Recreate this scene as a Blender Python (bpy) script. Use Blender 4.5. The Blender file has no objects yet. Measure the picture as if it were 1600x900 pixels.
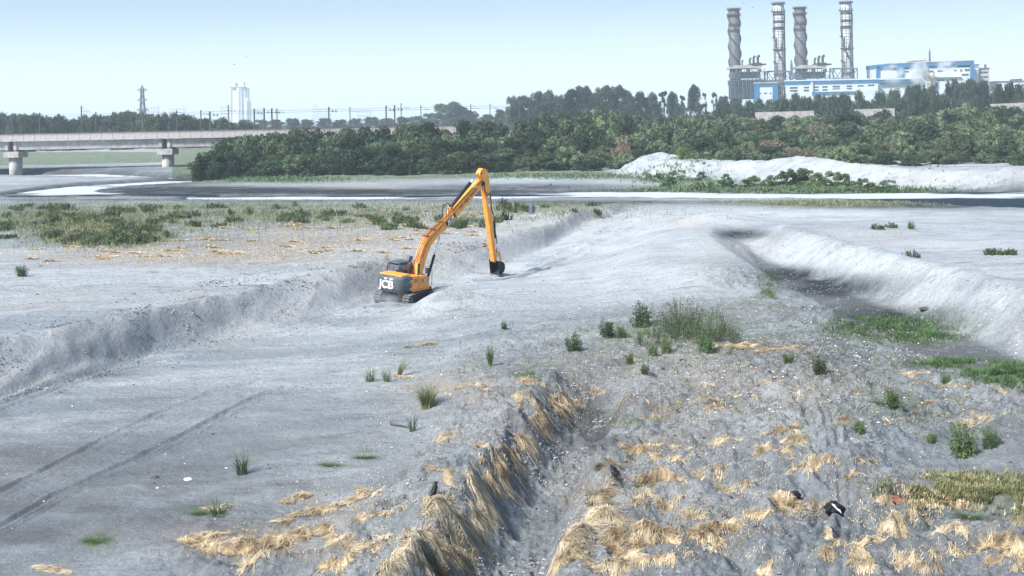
import bpy, bmesh, math, random
import numpy as np
from mathutils import Vector, Matrix

random.seed(7)
rng = np.random.default_rng(11)
SC = bpy.context.scene
COL = SC.collection
R = math.radians

# ------------------------------------------------------------------ camera
CAM_H = 14.0
HAZE = 0.00022
ROLL = R(1.1)
FPX = 2000.0                      # focal length in pixels of the 1600 px wide photograph
cam_d = bpy.data.cameras.new('camera')
cam_d.sensor_width = 36.0
cam_d.lens = FPX / 1600.0 * 36.0
cam_d.shift_y = -266.0 / 1600.0
cam_d.clip_start = 0.5
cam_d.clip_end = 30000
cam = bpy.data.objects.new('camera', cam_d)
COL.objects.link(cam)
_r = Vector((math.cos(ROLL), 0, -math.sin(ROLL)))
_u = Vector((math.sin(ROLL), 0, math.cos(ROLL)))
_b = Vector((0, -1, 0))
cam.matrix_world = Matrix(((_r.x, _u.x, _b.x, 0), (_r.y, _u.y, _b.y, 0), (_r.z, _u.z, _b.z, CAM_H), (0, 0, 0, 1)))
SC.camera = cam

# ------------------------------------------------------------------ world and sun
SUN_EL, SUN_AZ = R(44), R(-132)        # azimuth measured from +Y towards +X: the sun stands to the left, a little behind the camera
w = bpy.data.worlds.new('World')
SC.world = w
w.use_nodes = True
nt = w.node_tree
nt.nodes.clear()
wo = nt.nodes.new('ShaderNodeOutputWorld')
bg = nt.nodes.new('ShaderNodeBackground')
sky = nt.nodes.new('ShaderNodeTexSky')
sky.sky_type = 'NISHITA'
sky.sun_disc = False
sky.sun_elevation = SUN_EL
sky.sun_rotation = SUN_AZ
sky.altitude = 200
sky.air_density = 1.1
sky.dust_density = 1.2
sky.ozone_density = 2.5
# added colour veil, brightest at the horizon, makes up for the dimmed sky
veil = nt.nodes.new('ShaderNodeMixRGB')
veil.blend_type = 'MIX'
wtc = nt.nodes.new('ShaderNodeTexCoord')
wsp = nt.nodes.new('ShaderNodeSeparateXYZ')
nt.links.new(wtc.outputs['Generated'], wsp.inputs[0])
wmr = nt.nodes.new('ShaderNodeMapRange')
wmr.inputs[1].default_value = 0.0; wmr.inputs[2].default_value = 0.14
nt.links.new(wsp.outputs['Z'], wmr.inputs[0])
wrc = nt.nodes.new('ShaderNodeValToRGB')
wrc.color_ramp.elements[0].color = (5.4, 6.0, 6.45, 1)
wrc.color_ramp.elements[1].position = 1.0
wrc.color_ramp.elements[1].color = (1.3, 2.05, 3.0, 1)
e_ = wrc.color_ramp.elements.new(.22); e_.color = (4.3, 5.15, 6.0, 1)
e_ = wrc.color_ramp.elements.new(.62); e_.color = (2.2, 3.05, 4.0, 1)
nt.links.new(wmr.outputs[0], wrc.inputs[0])
wvf = nt.nodes.new('ShaderNodeMapRange')
wvf.inputs[1].default_value = 0.05; wvf.inputs[2].default_value = 0.5; wvf.inputs[3].default_value = 0.85; wvf.inputs[4].default_value = 0.35
nt.links.new(wsp.outputs['Z'], wvf.inputs[0])
nt.links.new(wvf.outputs[0], veil.inputs[0])
nt.links.new(wrc.outputs[0], veil.inputs[2])
nt.links.new(sky.outputs[0], veil.inputs[1])
nt.links.new(veil.outputs[0], bg.inputs[0])
bg.inputs[1].default_value = 0.080
nt.links.new(bg.outputs[0], wo.inputs[0])

sun_d = bpy.data.lights.new('sun', 'SUN')
sun_d.energy = 3.1
sun_d.angle = R(9)
sun_d.color = (1.0, 0.95, 0.88)
sun = bpy.data.objects.new('sun', sun_d)
COL.objects.link(sun)
sdir = Vector((math.sin(SUN_AZ) * math.cos(SUN_EL), math.cos(SUN_AZ) * math.cos(SUN_EL), math.sin(SUN_EL)))
sun.rotation_euler = sdir.to_track_quat('Z', 'Y').to_euler()

SC.view_settings.view_transform = 'Standard'
SC.view_settings.look = 'None'
SC.view_settings.exposure = 1.42
SC.view_settings.gamma = 1.0
SC.view_settings.use_curve_mapping = False
SC.render.engine = 'CYCLES'
SC.cycles.volume_bounces = 3
SC.cycles.max_bounces = 6
SC.cycles.transparent_max_bounces = 8

# ------------------------------------------------------------------ picture <-> place
CR, SR = math.cos(ROLL), math.sin(ROLL)

def ray(px, py):
    px = np.asarray(px, float); py = np.asarray(py, float)
    a = px - 800.0; b = 184.0 - py
    return CR * a + SR * b, np.full_like(a, FPX), -SR * a + CR * b

def at_z(px, py, z):
    dx, dy, dz = ray(px, py)
    t = (z - CAM_H) / dz
    return dx * t, dy * t

def at_d(px, py, d):
    dx, dy, dz = ray(px, py)
    t = d / FPX
    return dx * t, np.full_like(dx, d), CAM_H + dz * t

def project(X, Y, Z):
    Ys = np.maximum(Y, 1.0)
    x = CR * X - SR * (Z - CAM_H); y = SR * X + CR * (Z - CAM_H)
    return 800 + FPX * x / Ys, 184 - FPX * y / Ys

# ------------------------------------------------------------------ noise
def _hash(ix, iy, seed):
    h = (ix.astype(np.int64) * 374761393 + iy.astype(np.int64) * 668265263 + seed * 974634777) & 0xffffffff
    h = ((h ^ (h >> 13)) * 1274126177) & 0xffffffff
    return ((h ^ (h >> 16)) & 0xffff) / 65535.0

def vnoise(x, y, seed=0):
    ix = np.floor(x); iy = np.floor(y)
    fx = x - ix; fy = y - iy
    fx = fx * fx * fx * (fx * (fx * 6 - 15) + 10); fy = fy * fy * fy * (fy * (fy * 6 - 15) + 10)
    a = _hash(ix, iy, seed); b = _hash(ix + 1, iy, seed); c = _hash(ix, iy + 1, seed); d = _hash(ix + 1, iy + 1, seed)
    return (a + (b - a) * fx) * (1 - fy) + (c + (d - c) * fx) * fy

def fbm(x, y, seed=0, octv=4, gain=0.5):
    s = 0; amp = 1; tot = 0
    for i in range(octv):
        s = s + amp * (vnoise(x, y, seed + i * 17) * 2 - 1)
        tot += amp; amp *= gain; x = x * 2.03 + 5.1; y = y * 2.03 + 3.7
    return s / tot

def ridged(x, y, seed=0, octv=3):
    s = 0; amp = 1; tot = 0
    for i in range(octv):
        n = 1 - np.abs(vnoise(x, y, seed + i * 31) * 2 - 1)
        s = s + amp * n * n; tot += amp; amp *= 0.5; x = x * 2.1 + 1.3; y = y * 2.1 + 9.2
    return s / tot

def sstep(t):
    t = np.clip(t, 0, 1)
    return t * t * (3 - 2 * t)

def soft(t):            # a straight slope with only its two ends rounded
    t = np.clip(t, 0, 1)
    return 0.6 * t + 0.4 * t * t * (3 - 2 * t)

def polydist(X, Y, pts, vals=None):
    best = np.full(X.shape, 1e9); bv = np.zeros(X.shape)
    for i in range(len(pts) - 1):
        ax, ay = pts[i]; bx, by = pts[i + 1]
        dx, dy = bx - ax, by - ay
        L = dx * dx + dy * dy + 1e-9
        t = np.clip(((X - ax) * dx + (Y - ay) * dy) / L, 0, 1)
        d = np.hypot(X - ax - t * dx, Y - ay - t * dy)
        m = d < best
        best = np.where(m, d, best)
        if vals is not None:
            bv = np.where(m, vals[i] + (vals[i + 1] - vals[i]) * t, bv)
    return (best, bv) if vals is not None else best

def inside(X, Y, pts):
    c = np.zeros(X.shape, bool)
    n = len(pts); j = n - 1
    for i in range(n):
        xi, yi = pts[i]; xj, yj = pts[j]
        if yi != yj:
            c ^= ((yi > Y) != (yj > Y)) & (X < (xj - xi) * (Y - yi) / (yj - yi) + xi)
        j = i
    return c

def Wpts(lst, z):
    out = []
    for px, py in lst:
        x, y = at_z(px, py, z)
        out.append((float(x), float(y)))
    return out

# ------------------------------------------------------------------ shape of the land
CTRL = [(-150, 700, 0), (-100, 900, .1), (0, 700, 0), (0, 900, .1), (300, 700, 0), (300, 900, .35), (500, 600, 0), (500, 800, .25), (200, 620, 0), (400, 560, 0),
        (620, 700, .45), (600, 880, 1.0), (700, 750, 1.0), (760, 650, 1.05), (750, 570, 1.0), (1050, 900, 1.0), (1100, 800, .9),
        (1050, 650, 1.0), (1300, 850, .8), (1500, 880, .6), (1500, 780, .2), (1500, 700, .3), (1560, 640, 1.0), (1700, 700, .6), (1700, 880, .6), (1300, 650, 1.3),
        (1200, 560, 1.4), (950, 540, 1.2), (650, 540, .3), (620, 600, .1), (800, 480, .9), (630, 470, 0), (600, 478, 0), (700, 437, .1), (725, 457, 1.1), (800, 458, 1.3), (760, 452, 1.2), (780, 430, .1), (560, 500, 0),
        (850, 400, .4), (950, 368, 1.0), (1050, 400, 2.3), (1000, 440, 1.6), (900, 440, 1.0), (1110, 415, 2.3),
        (1100, 365, 2.7), (1180, 460, 1.6), (1050, 342, 2.0), (1130, 335, 2.0), (1300, 335, 2.0), (1600, 335, 1.6),
        (1800, 335, 1.5), (1400, 372, 2.4), (1600, 400, 2.5), (1500, 350, 2.1), (1700, 480, 2.5)]
_c = np.array([(at_z(a, b, z)[0], at_z(a, b, z)[1], z) for a, b, z in CTRL], float)
CA = _c[:, 0] / _c[:, 1] * 20; CB = np.log(_c[:, 1]) * 7; CZ = _c[:, 2]

TOE = Wpts([(0, 620), (117, 590), (233, 555), (350, 527), (467, 508), (545, 482), (600, 462), (700, 443), (760, 425), (850, 395), (940, 362)], 0)
TOE = [(-140, 5), (-60, 30), (-35, 54)] + TOE + [(17, 172), (30, 190)]
TOP = Wpts([(0, 535), (117, 512), (233, 488), (373, 457), (467, 432), (545, 416), (600, 402), (700, 382), (800, 365), (900, 345)], 2.3)
TOP = [(-140, 9), (-60, 35), (-35, 59)] + TOP + [(17, 178), (30, 196)]
TX, TY = np.array(TOE).T; PX_, PY_ = np.array(TOP).T

CHY = [20, 40, 50, 59, 62.6, 69.6, 78.8, 97, 110, 121, 130, 140]
CHL = [56, 33, 27, 23.5, 21.9, 20.9, 19.7, 18.8, 18.2, 18.3, 20, 22]
CHW = [3, 3, 2.4, 2.0, 2.0, 2.0, 2.0, 2.6, 4.0, 4.5, 4, 3]
CHR = [70, 45, 40, 36.5, 35.5, 34, 32.3, 30.4, 28.6, 27.2, 26, 26]
TRY = [20, 30, 42.8, 49.4, 57.3, 62, 67, 72]
TRX = [-4, -2, .2, 1.33, 3.07, 3.9, 5.0, 6.0]

RIDGE_PX = [(990, 252, 3.2), (1011, 240, 5.9), (1031, 235, 6.4), (1060, 241, 6.1), (1133, 246, 5.5), (1194, 246, 5.5), (1243, 240, 6.2), (1295, 244, 5.9),
            (1326, 251, 5.3), (1438, 260, 4.6), (1600, 258, 4.9), (1800, 256, 4.9)]
RG = [(float(at_z(a, b, z)[0]), float(at_z(a, b, z)[1])) for a, b, z in RIDGE_PX]
RGZ = [z for _, _, z in RIDGE_PX]

WATER = [
    # main strip of the river
    [(300, 309.3), (450, 307.2), (560, 306.2), (700, 306), (860, 303), (900, 300), (1000, 299), (1100, 302), (1250, 303), (1400, 301), (1600, 301), (1900, 300),
     (1900, 332), (1600, 327), (1500, 323), (1440, 317), (1350, 313.5), (1250, 313), (1090, 313.5), (1000, 309.5), (880, 309.5), (700, 311.5), (500, 312), (300, 313)],
    # loop on the left
    [(10, 305), (60, 298), (125, 291), (187, 287.5), (250, 284), (337, 281.5), (345, 284.5), (250, 290), (187, 293.5), (135, 299), (150, 302), (281, 303.5), (330, 305), (330, 307.5), (200, 307), (100, 309), (30, 309)],
    # upper band
    [(-300, 271), (0, 272.5), (156, 272), (250, 278), (330, 281), (312, 283), (219, 281), (100, 279.5), (0, 279), (-300, 279)],
]
WATER_W = [Wpts(p, 1.0) for p in WATER]

def rut(lst, z=0.0):
    return Wpts(lst, z)
RUTS = [rut([(-100, 890), (0, 832), (90, 775), (240, 705), (300, 675), (400, 622), (450, 605)]), rut([(-100, 830), (0, 772), (60, 742), (130, 705), (250, 645), (330, 615), (400, 598)]),
        rut([(-100, 670), (0, 637), (80, 607), (160, 583), (300, 551), (450, 522), (540, 497), (600, 478)]),
        rut([(-100, 660), (0, 627), (80, 598), (160, 575), (300, 543), (450, 514), (540, 490), (590, 470)]),
        rut([(690, 447), (760, 432), (830, 413), (900, 388), (960, 366), (1020, 350)], .6), rut([(700, 455), (790, 436), (860, 412), (930, 386), (1000, 364)], .8),
        rut([(1290, 640), (1300, 690), (1318, 740), (1325, 800), (1300, 900)], 1.0), rut([(1262, 640), (1275, 690), (1290, 740), (1285, 800), (1240, 900)], 1.0)]
RUTS_T = [rut([(-100, 500), (0, 468), (200, 443), (400, 412), (550, 385), (700, 358), (900, 340)], 2.3), rut([(-100, 478), (0, 455), (200, 432), (400, 402), (600, 370)], 2.3),
          rut([(0, 500), (150, 478), (330, 445), (460, 415)], 2.3)]
MOUNDS = [(704, 461, .72, 2.8, 1.1), (666, 463, .66, 2.2, .9), (750, 459, .35, 4.0, 1.8), (632, 470, .22, 1.6, .8), (800, 600, .3, 1.8, 1.2), (745, 622, .35, 2.2, 1.0), (1150, 350, .5, 5, 4), (1110, 352, .7, 4, 5), (1330, 372, .4, 5, 4),
          (1440, 362, .35, 6, 5), (1250, 362, .5, 4, 5), (900, 345, .5, 5, 6), (990, 345, .5, 6, 7), (1320, 880, .5, 1.0, .5), (1375, 752, .5, 1.6, 1.2), (530, 800, .45, 1.2, .8),
          (500, 870, .5, 1.2, .7), (600, 770, .4, 1.0, .8), (345, 835, .2, 2.0, 1.0), (1230, 600, .4, 2.5, 1.5), (1130, 590, .35, 2, 1.0)]
MW = [(float(at_z(a, b, .8 if b > 480 else 1.8)[0]), float(at_z(a, b, .8 if b > 480 else 1.8)[1]), h, sx, sy) for a, b, h, sx, sy in MOUNDS]

PAD = (float(at_z(630, 467, 0)[0]), float(at_z(630, 467, 0)[1]))          # the level place the excavator stands on

def base_height(X, Y):
    Ys = np.maximum(Y, 8.0)
    a = X / Ys * 20; b = np.log(Ys) * 7
    num = 0; den = 0
    for i in range(len(CZ)):
        wgt = 1.0 / ((a - CA[i]) ** 2 + (b - CB[i]) ** 2 + 0.12) ** 1.8
        num = num + wgt * CZ[i]; den = den + wgt
    z = num / den
    # high ground behind the long cut bank on the left
    toe = np.interp(X, TX, TY) + fbm(X * .35, Y * .35, 3, 3) * .35; top = np.maximum(np.interp(X, PX_, PY_), toe + 3.4) + fbm(X * .4, Y * .4, 5, 3) * .7
    s = sstep((Y - toe + .5) / (top - toe + 1.4))
    z = z * (1 - s) + 2.3 * s
    z = z + .10 * np.exp(-((Y - top - .6) / 1.1) ** 2) * (X < 14) * (vnoise(X * .8, Y * .8, 6) > .45)
    return z

def rough_mask(X, Y):
    px, py = project(X, Y, 0.8)
    edge = 690 - (py - 600) * .95 + 40 * fbm(X * .3, Y * .3, 91, 2)
    m = sstep((px - np.minimum(edge, 760)) / 90) * sstep((py - 560) / 60)
    m2 = np.exp(-((px - 430) / 190) ** 2 - ((py - 880) / 90) ** 2) * .8
    calm = np.exp(-((px - 1530) / 170) ** 2 - ((py - 715) / 55) ** 2)
    return np.clip(np.maximum(m, m2) * (1 - .85 * calm), 0, 1)

def height(X, Y):
    X = np.asarray(X, float); Y = np.asarray(Y, float)
    z = base_height(X, Y)
    # far side: river flats, then rising scrub land
    far = np.interp(Y, [200, 212, 240, 262, 280, 330, 420, 520, 900, 3000, 9000], [1.35, 1.22, 1.3, 1.45, 1.7, 2.2, 3.2, 3.5, 4.0, 5, 6])
    far = far + .15 * fbm(X * .06, Y * .06, 8, 3)
    far = far + 2.2 * sstep((X - 0) / 40) * sstep((Y - 280) / 120)
    t = sstep((Y - 168 + 22 * sstep((X - 40) / 18)) / (32 - 14 * sstep((X - 40) / 18)))
    z = z * (1 - t) + far * t
    # mounds
    for mx, my, h, sx, sy in MW:
        z = z + h * np.exp(-((X - mx) / sx) ** 2 - ((Y - my) / sy) ** 2)
    pad = np.exp(-(np.hypot(X - PAD[0], Y - PAD[1]) / 2.4) ** 4); z = z * (1 - pad) - .14 * pad
    near = 1 - sstep((Y - 120) / 110)
    rm = rough_mask(X, Y)
    # gentle sand waves everywhere, churned ground in front on the right
    z = z + .09 * fbm(X * .3, Y * .25, 21, 4) + near * .018 * fbm(X * 2.2, Y * 2.2, 22, 3)
    wv = np.sin(Y * 2.1 + 2.6 * fbm(X * .35, Y * .2, 31, 2) * 2.2)
    z = z + rm * (.24 * wv * (vnoise(X * .22, Y * .6, 36) * 1.3) + .40 * fbm(X * .65, Y * .75, 32, 3) + .38 * (ridged(X * .8, Y * 1.15, 33, 4) - .4) + .16 * fbm(X * 3.2, Y * 3.2, 34, 3))
    px, py = project(X, Y, 1.2)
    mid = sstep((px - 640 - (600 - py) * .5) / 120) * sstep((py - 455) / 60) * (1 - rm)
    z = z + mid * (.16 * fbm(X * .7, Y * .7, 41, 3) + .15 * (ridged(X * 1.5, Y * 1.5, 42, 3) - .45))
    rocky = np.exp(-(polydist(X, Y, [(26, 50), (22.5, 59), (20.2, 68), (18.5, 80), (17, 95)]) / 3.5) ** 2)
    z = z + rocky * (.12 + .42 * (ridged(X * 1.1, Y * 1.1, 44, 4) - .35))
    # terrace: rougher with clods where weeds grow
    terr = sstep((Y - 118 - (X + 30) * .4) / 12) * (1 - sstep((Y - 205) / 10))
    z = z + terr * .09 * fbm(X * .5, Y * .5, 51, 4)
    # wide channel on the right
    n1 = fbm(Y * .25, X * .1, 61, 3)
    lip = np.interp(Y, CHY, CHL) + n1 * .5; wid = np.interp(Y, CHY, CHW); rc = np.interp(Y, CHY, CHR) + fbm(Y * .3, X * .05, 62, 3) * .8
    c = soft((X - lip) / wid) * (1 - soft((X - (rc - 3.5)) / 3.5)) * (1 - sstep((Y - 126) / 12))
    floor = np.interp(Y, [60, 100, 125, 140], [-.5, -.35, .4, 1.5]) + .05 * fbm(X * .5, Y * .3, 63, 3)
    z = z * (1 - c) + floor * c
    z = z + .28 * np.exp(-((X - rc - .7) / 1.0) ** 2) * (1 - sstep((Y - 124) / 12)) * sstep((Y - 30) / 20) * (.6 + vnoise(Y * .5, X * .4, 64))
    # slopes of loose sand carry small furrows running down them
    sl = c * (1 - c) * 4
    z = z + sl * .20 * (ridged((Y + X * .35) * 1.7, X * .25, 65, 3) - .4)
    # dug trench in front
    xc = np.interp(Y, TRY, TRX) + .12 * fbm(Y * .5, Y * 0, 71, 2)
    dx = X - xc
    ef = 1 - sstep((Y - 62.5) / 4.5)
    z = z + ef * (.28 * np.exp(-((dx + 2.9) / .8) ** 2) + .22 * np.exp(-((dx - 2.5) / .8) ** 2)) * (.75 + .5 * vnoise(Y * .7, X * .2, 72))
    tl = soft((-dx - .62) / 1.85); tr = soft((dx - .58) / 1.35)
    tc = (1 - np.maximum(tl, tr)) * ef
    fl = -.85 + .16 * fbm(X * 1.2, Y * 1.2, 73, 3) + .30 * (ridged(X * 1.9, Y * 1.9, 74, 4) - .4) + .5 * sstep((Y - 52) / 12)
    z = z * (1 - tc) + fl * tc
    z = z + tc * (1 - tc) * 4 * .05 * (ridged((Y - X * .3) * 3.0, X * .4, 75, 2) - .4)
    # wheel and track ruts
    for ri, pts in enumerate(RUTS):
        d = polydist(X, Y, pts) + .04 * fbm(X * 2, Y * 2, 81, 2)
        if 2 <= ri <= 5:
            z = z + (.5 + .9 * vnoise(X * .5, Y * .5, 84)) * (-.11 * np.exp(-((d - .38) / .22) ** 2) + .10 * np.exp(-((d - .95) / .26) ** 2)); continue
        z = z + 1.3 * (.5 + .9 * vnoise(X * .7, Y * .7, 83)) * (-.06 * np.exp(-((d - .17) / .08) ** 2) + .05 * np.exp(-((d - .38) / .09) ** 2) - .03 * np.exp(-(d / .3) ** 4))
    for pts in RUTS_T:
        d = polydist(X, Y, pts) + .1 * fbm(X * 1, Y * 1, 82, 2)
        z = z - .10 * np.exp(-(d / .35) ** 2) + .08 * np.exp(-((d - .8) / .3) ** 2)
    # long furrows on the slope of the left bank
    toe = np.interp(X, TX, TY); top = np.maximum(np.interp(X, PX_, PY_), toe + 3.4)
    s = np.clip((Y - toe) / (top - toe), 0, 1)
    z = z + (s * (1 - s) * 4) * (X < 12) * .12 * (ridged((X - Y * .25) * 1.6, Y * .2, 85, 3) - .4)
    # spoil ridge across the river
    d, hz = polydist(X, Y, RG, RGZ)
    rz = hz - np.sqrt(d * d + 1.2) * .62 + .25 + 1.1 * (ridged(X * .16, Y * .10, 86, 4) - .4) * sstep(d / 4) + .35 * fbm(X * .3, Y * .2, 88, 3)
    z = np.maximum(z, np.where(Y > 180, rz, -9))
    # water courses
    for pts in WATER_W:
        ins = inside(X, Y, pts)
        d = polydist(X, Y, pts + [pts[0]])
        sd = np.where(ins, -d, d) + .9 * fbm(X * .12, Y * .3, 87, 3)
        k = sstep((sd + .8) / 3.4)
        z = np.where(Y > 150, .55 * (1 - k) + z * k, z)
    return z

def hit(px, py, it=14):
    px = np.atleast_1d(np.asarray(px, float)); py = np.atleast_1d(np.asarray(py, float))
    z = np.full(px.shape, 1.2)
    for _ in range(it):
        x, y = at_z(px, py, z)
        z = .5 * z + .5 * height(x, y)
    x, y = at_z(px, py, z)
    return x, y, height(x, y)

# ------------------------------------------------------------------ materials
def mat(name, col, rough=.8, var=.15, vscale=3.0, metal=0, bump=0, bscale=20, spec=.3, col2=None, obj_random=0.0, dirt=0.0, dirtcol=(.3, .28, .26)):
    m = bpy.data.materials.new(name)
    m.use_nodes = True
    t = m.node_tree
    b = t.nodes['Principled BSDF']
    b.inputs['Roughness'].default_value = rough
    b.inputs['Metallic'].default_value = metal
    b.inputs['Specular IOR Level'].default_value = spec
    g = t.nodes.new('ShaderNodeTexCoord')
    n = t.nodes.new('ShaderNodeTexNoise')
    n.inputs['Scale'].default_value = vscale
    n.inputs['Detail'].default_value = 5
    t.links.new(g.outputs['Object'], n.inputs['Vector'])
    mx = t.nodes.new('ShaderNodeMixRGB')
    c2 = col2 or tuple(min(1, c * (1 + var * 2)) for c in col)
    mx.inputs[1].default_value = (*[c * (1 - var) for c in col], 1)
    mx.inputs[2].default_value = (*c2, 1)
    mr = t.nodes.new('ShaderNodeMapRange')
    mr.inputs[1].default_value = .35; mr.inputs[2].default_value = .65
    t.links.new(n.outputs[0], mr.inputs[0])
    t.links.new(mr.outputs[0], mx.inputs[0])
    out = mx.outputs[0]
    if dirt:
        n2 = t.nodes.new('ShaderNodeTexNoise'); n2.inputs['Scale'].default_value = vscale * .6; n2.inputs['Detail'].default_value = 7; n2.inputs['Roughness'].default_value = .7
        t.links.new(g.outputs['Object'], n2.inputs['Vector'])
        m2 = t.nodes.new('ShaderNodeMapRange'); m2.inputs[1].default_value = .5; m2.inputs[2].default_value = .72; m2.inputs[4].default_value = dirt
        t.links.new(n2.outputs[0], m2.inputs[0])
        dm = t.nodes.new('ShaderNodeMixRGB'); dm.inputs[2].default_value = (*dirtcol, 1)
        t.links.new(m2.outputs[0], dm.inputs[0]); t.links.new(out, dm.inputs[1]); out = dm.outputs[0]
    if obj_random:
        oi = t.nodes.new('ShaderNodeObjectInfo')
        hs = t.nodes.new('ShaderNodeHueSaturation')
        m3 = t.nodes.new('ShaderNodeMapRange'); m3.inputs[3].default_value = 1 - obj_random; m3.inputs[4].default_value = 1 + obj_random
        t.links.new(oi.outputs['Random'], m3.inputs[0]); t.links.new(m3.outputs[0], hs.inputs['Value'])
        t.links.new(out, hs.inputs['Color']); out = hs.outputs[0]
    t.links.new(out, b.inputs['Base Color'])
    if bump:
        bn = t.nodes.new('ShaderNodeTexNoise'); bn.inputs['Scale'].default_value = bscale; bn.inputs['Detail'].default_value = 6
        t.links.new(g.outputs['Object'], bn.inputs['Vector'])
        bp = t.nodes.new('ShaderNodeBump'); bp.inputs['Strength'].default_value = bump; bp.inputs['Distance'].default_value = .05
        t.links.new(bn.outputs[0], bp.inputs['Height']); t.links.new(bp.outputs[0], b.inputs['Normal'])
    return m

def leafmat(name, dark, light, sat_tint=None, yellow=(.16, .17, .06)):
    """leaf colour varies from clump to clump (noise in the place) and from plant to plant (object random)"""
    m = bpy.data.materials.new(name); m.use_nodes = True; t = m.node_tree
    t.nodes.clear()
    o = t.nodes.new('ShaderNodeOutputMaterial')
    g = t.nodes.new('ShaderNodeTexCoord'); oi = t.nodes.new('ShaderNodeObjectInfo')
    n = t.nodes.new('ShaderNodeTexNoise'); n.inputs['Scale'].default_value = .9; n.inputs['Detail'].default_value = 4
    t.links.new(g.outputs['Object'], n.inputs['Vector'])
    mr = t.nodes.new('ShaderNodeMapRange'); mr.inputs[1].default_value = .35; mr.inputs[2].default_value = .65
    t.links.new(n.outputs[0], mr.inputs[0])
    a = t.nodes.new('ShaderNodeMixRGB'); a.inputs[1].default_value = (*dark, 1); a.inputs[2].default_value = (*light, 1)
    t.links.new(mr.outputs[0], a.inputs[0])
    b = t.nodes.new('ShaderNodeMixRGB'); b.inputs[2].default_value = (*yellow, 1)
    mr2 = t.nodes.new('ShaderNodeMapRange'); mr2.inputs[1].default_value = .45; mr2.inputs[2].default_value = 1; mr2.inputs[4].default_value = .55
    t.links.new(oi.outputs['Random'], mr2.inputs[0]); t.links.new(mr2.outputs[0], b.inputs[0]); t.links.new(a.outputs[0], b.inputs[1])
    ml = t.nodes.new('ShaderNodeMath'); ml.operation = 'MULTIPLY'; ml.inputs[1].default_value = 7.31; t.links.new(oi.outputs['Random'], ml.inputs[0])
    fr = t.nodes.new('ShaderNodeMath'); fr.operation = 'FRACT'; t.links.new(ml.outputs[0], fr.inputs[0])
    mv = t.nodes.new('ShaderNodeMapRange'); mv.inputs[3].default_value = .5; mv.inputs[4].default_value = 1.35; t.links.new(fr.outputs[0], mv.inputs[0])
    hs = t.nodes.new('ShaderNodeHueSaturation'); t.links.new(mv.outputs[0], hs.inputs['Value']); t.links.new(b.outputs[0], hs.inputs['Color']); b = hs
    d = t.nodes.new('ShaderNodeBsdfDiffuse'); tr = t.nodes.new('ShaderNodeBsdfTranslucent'); ms = t.nodes.new('ShaderNodeMixShader'); ms.inputs[0].default_value = .25
    t.links.new(b.outputs[0], d.inputs[0]); t.links.new(b.outputs[0], tr.inputs[0])
    t.links.new(d.outputs[0], ms.inputs[1]); t.links.new(tr.outputs[0], ms.inputs[2]); t.links.new(ms.outputs[0], o.inputs[0])
    return m

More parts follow.
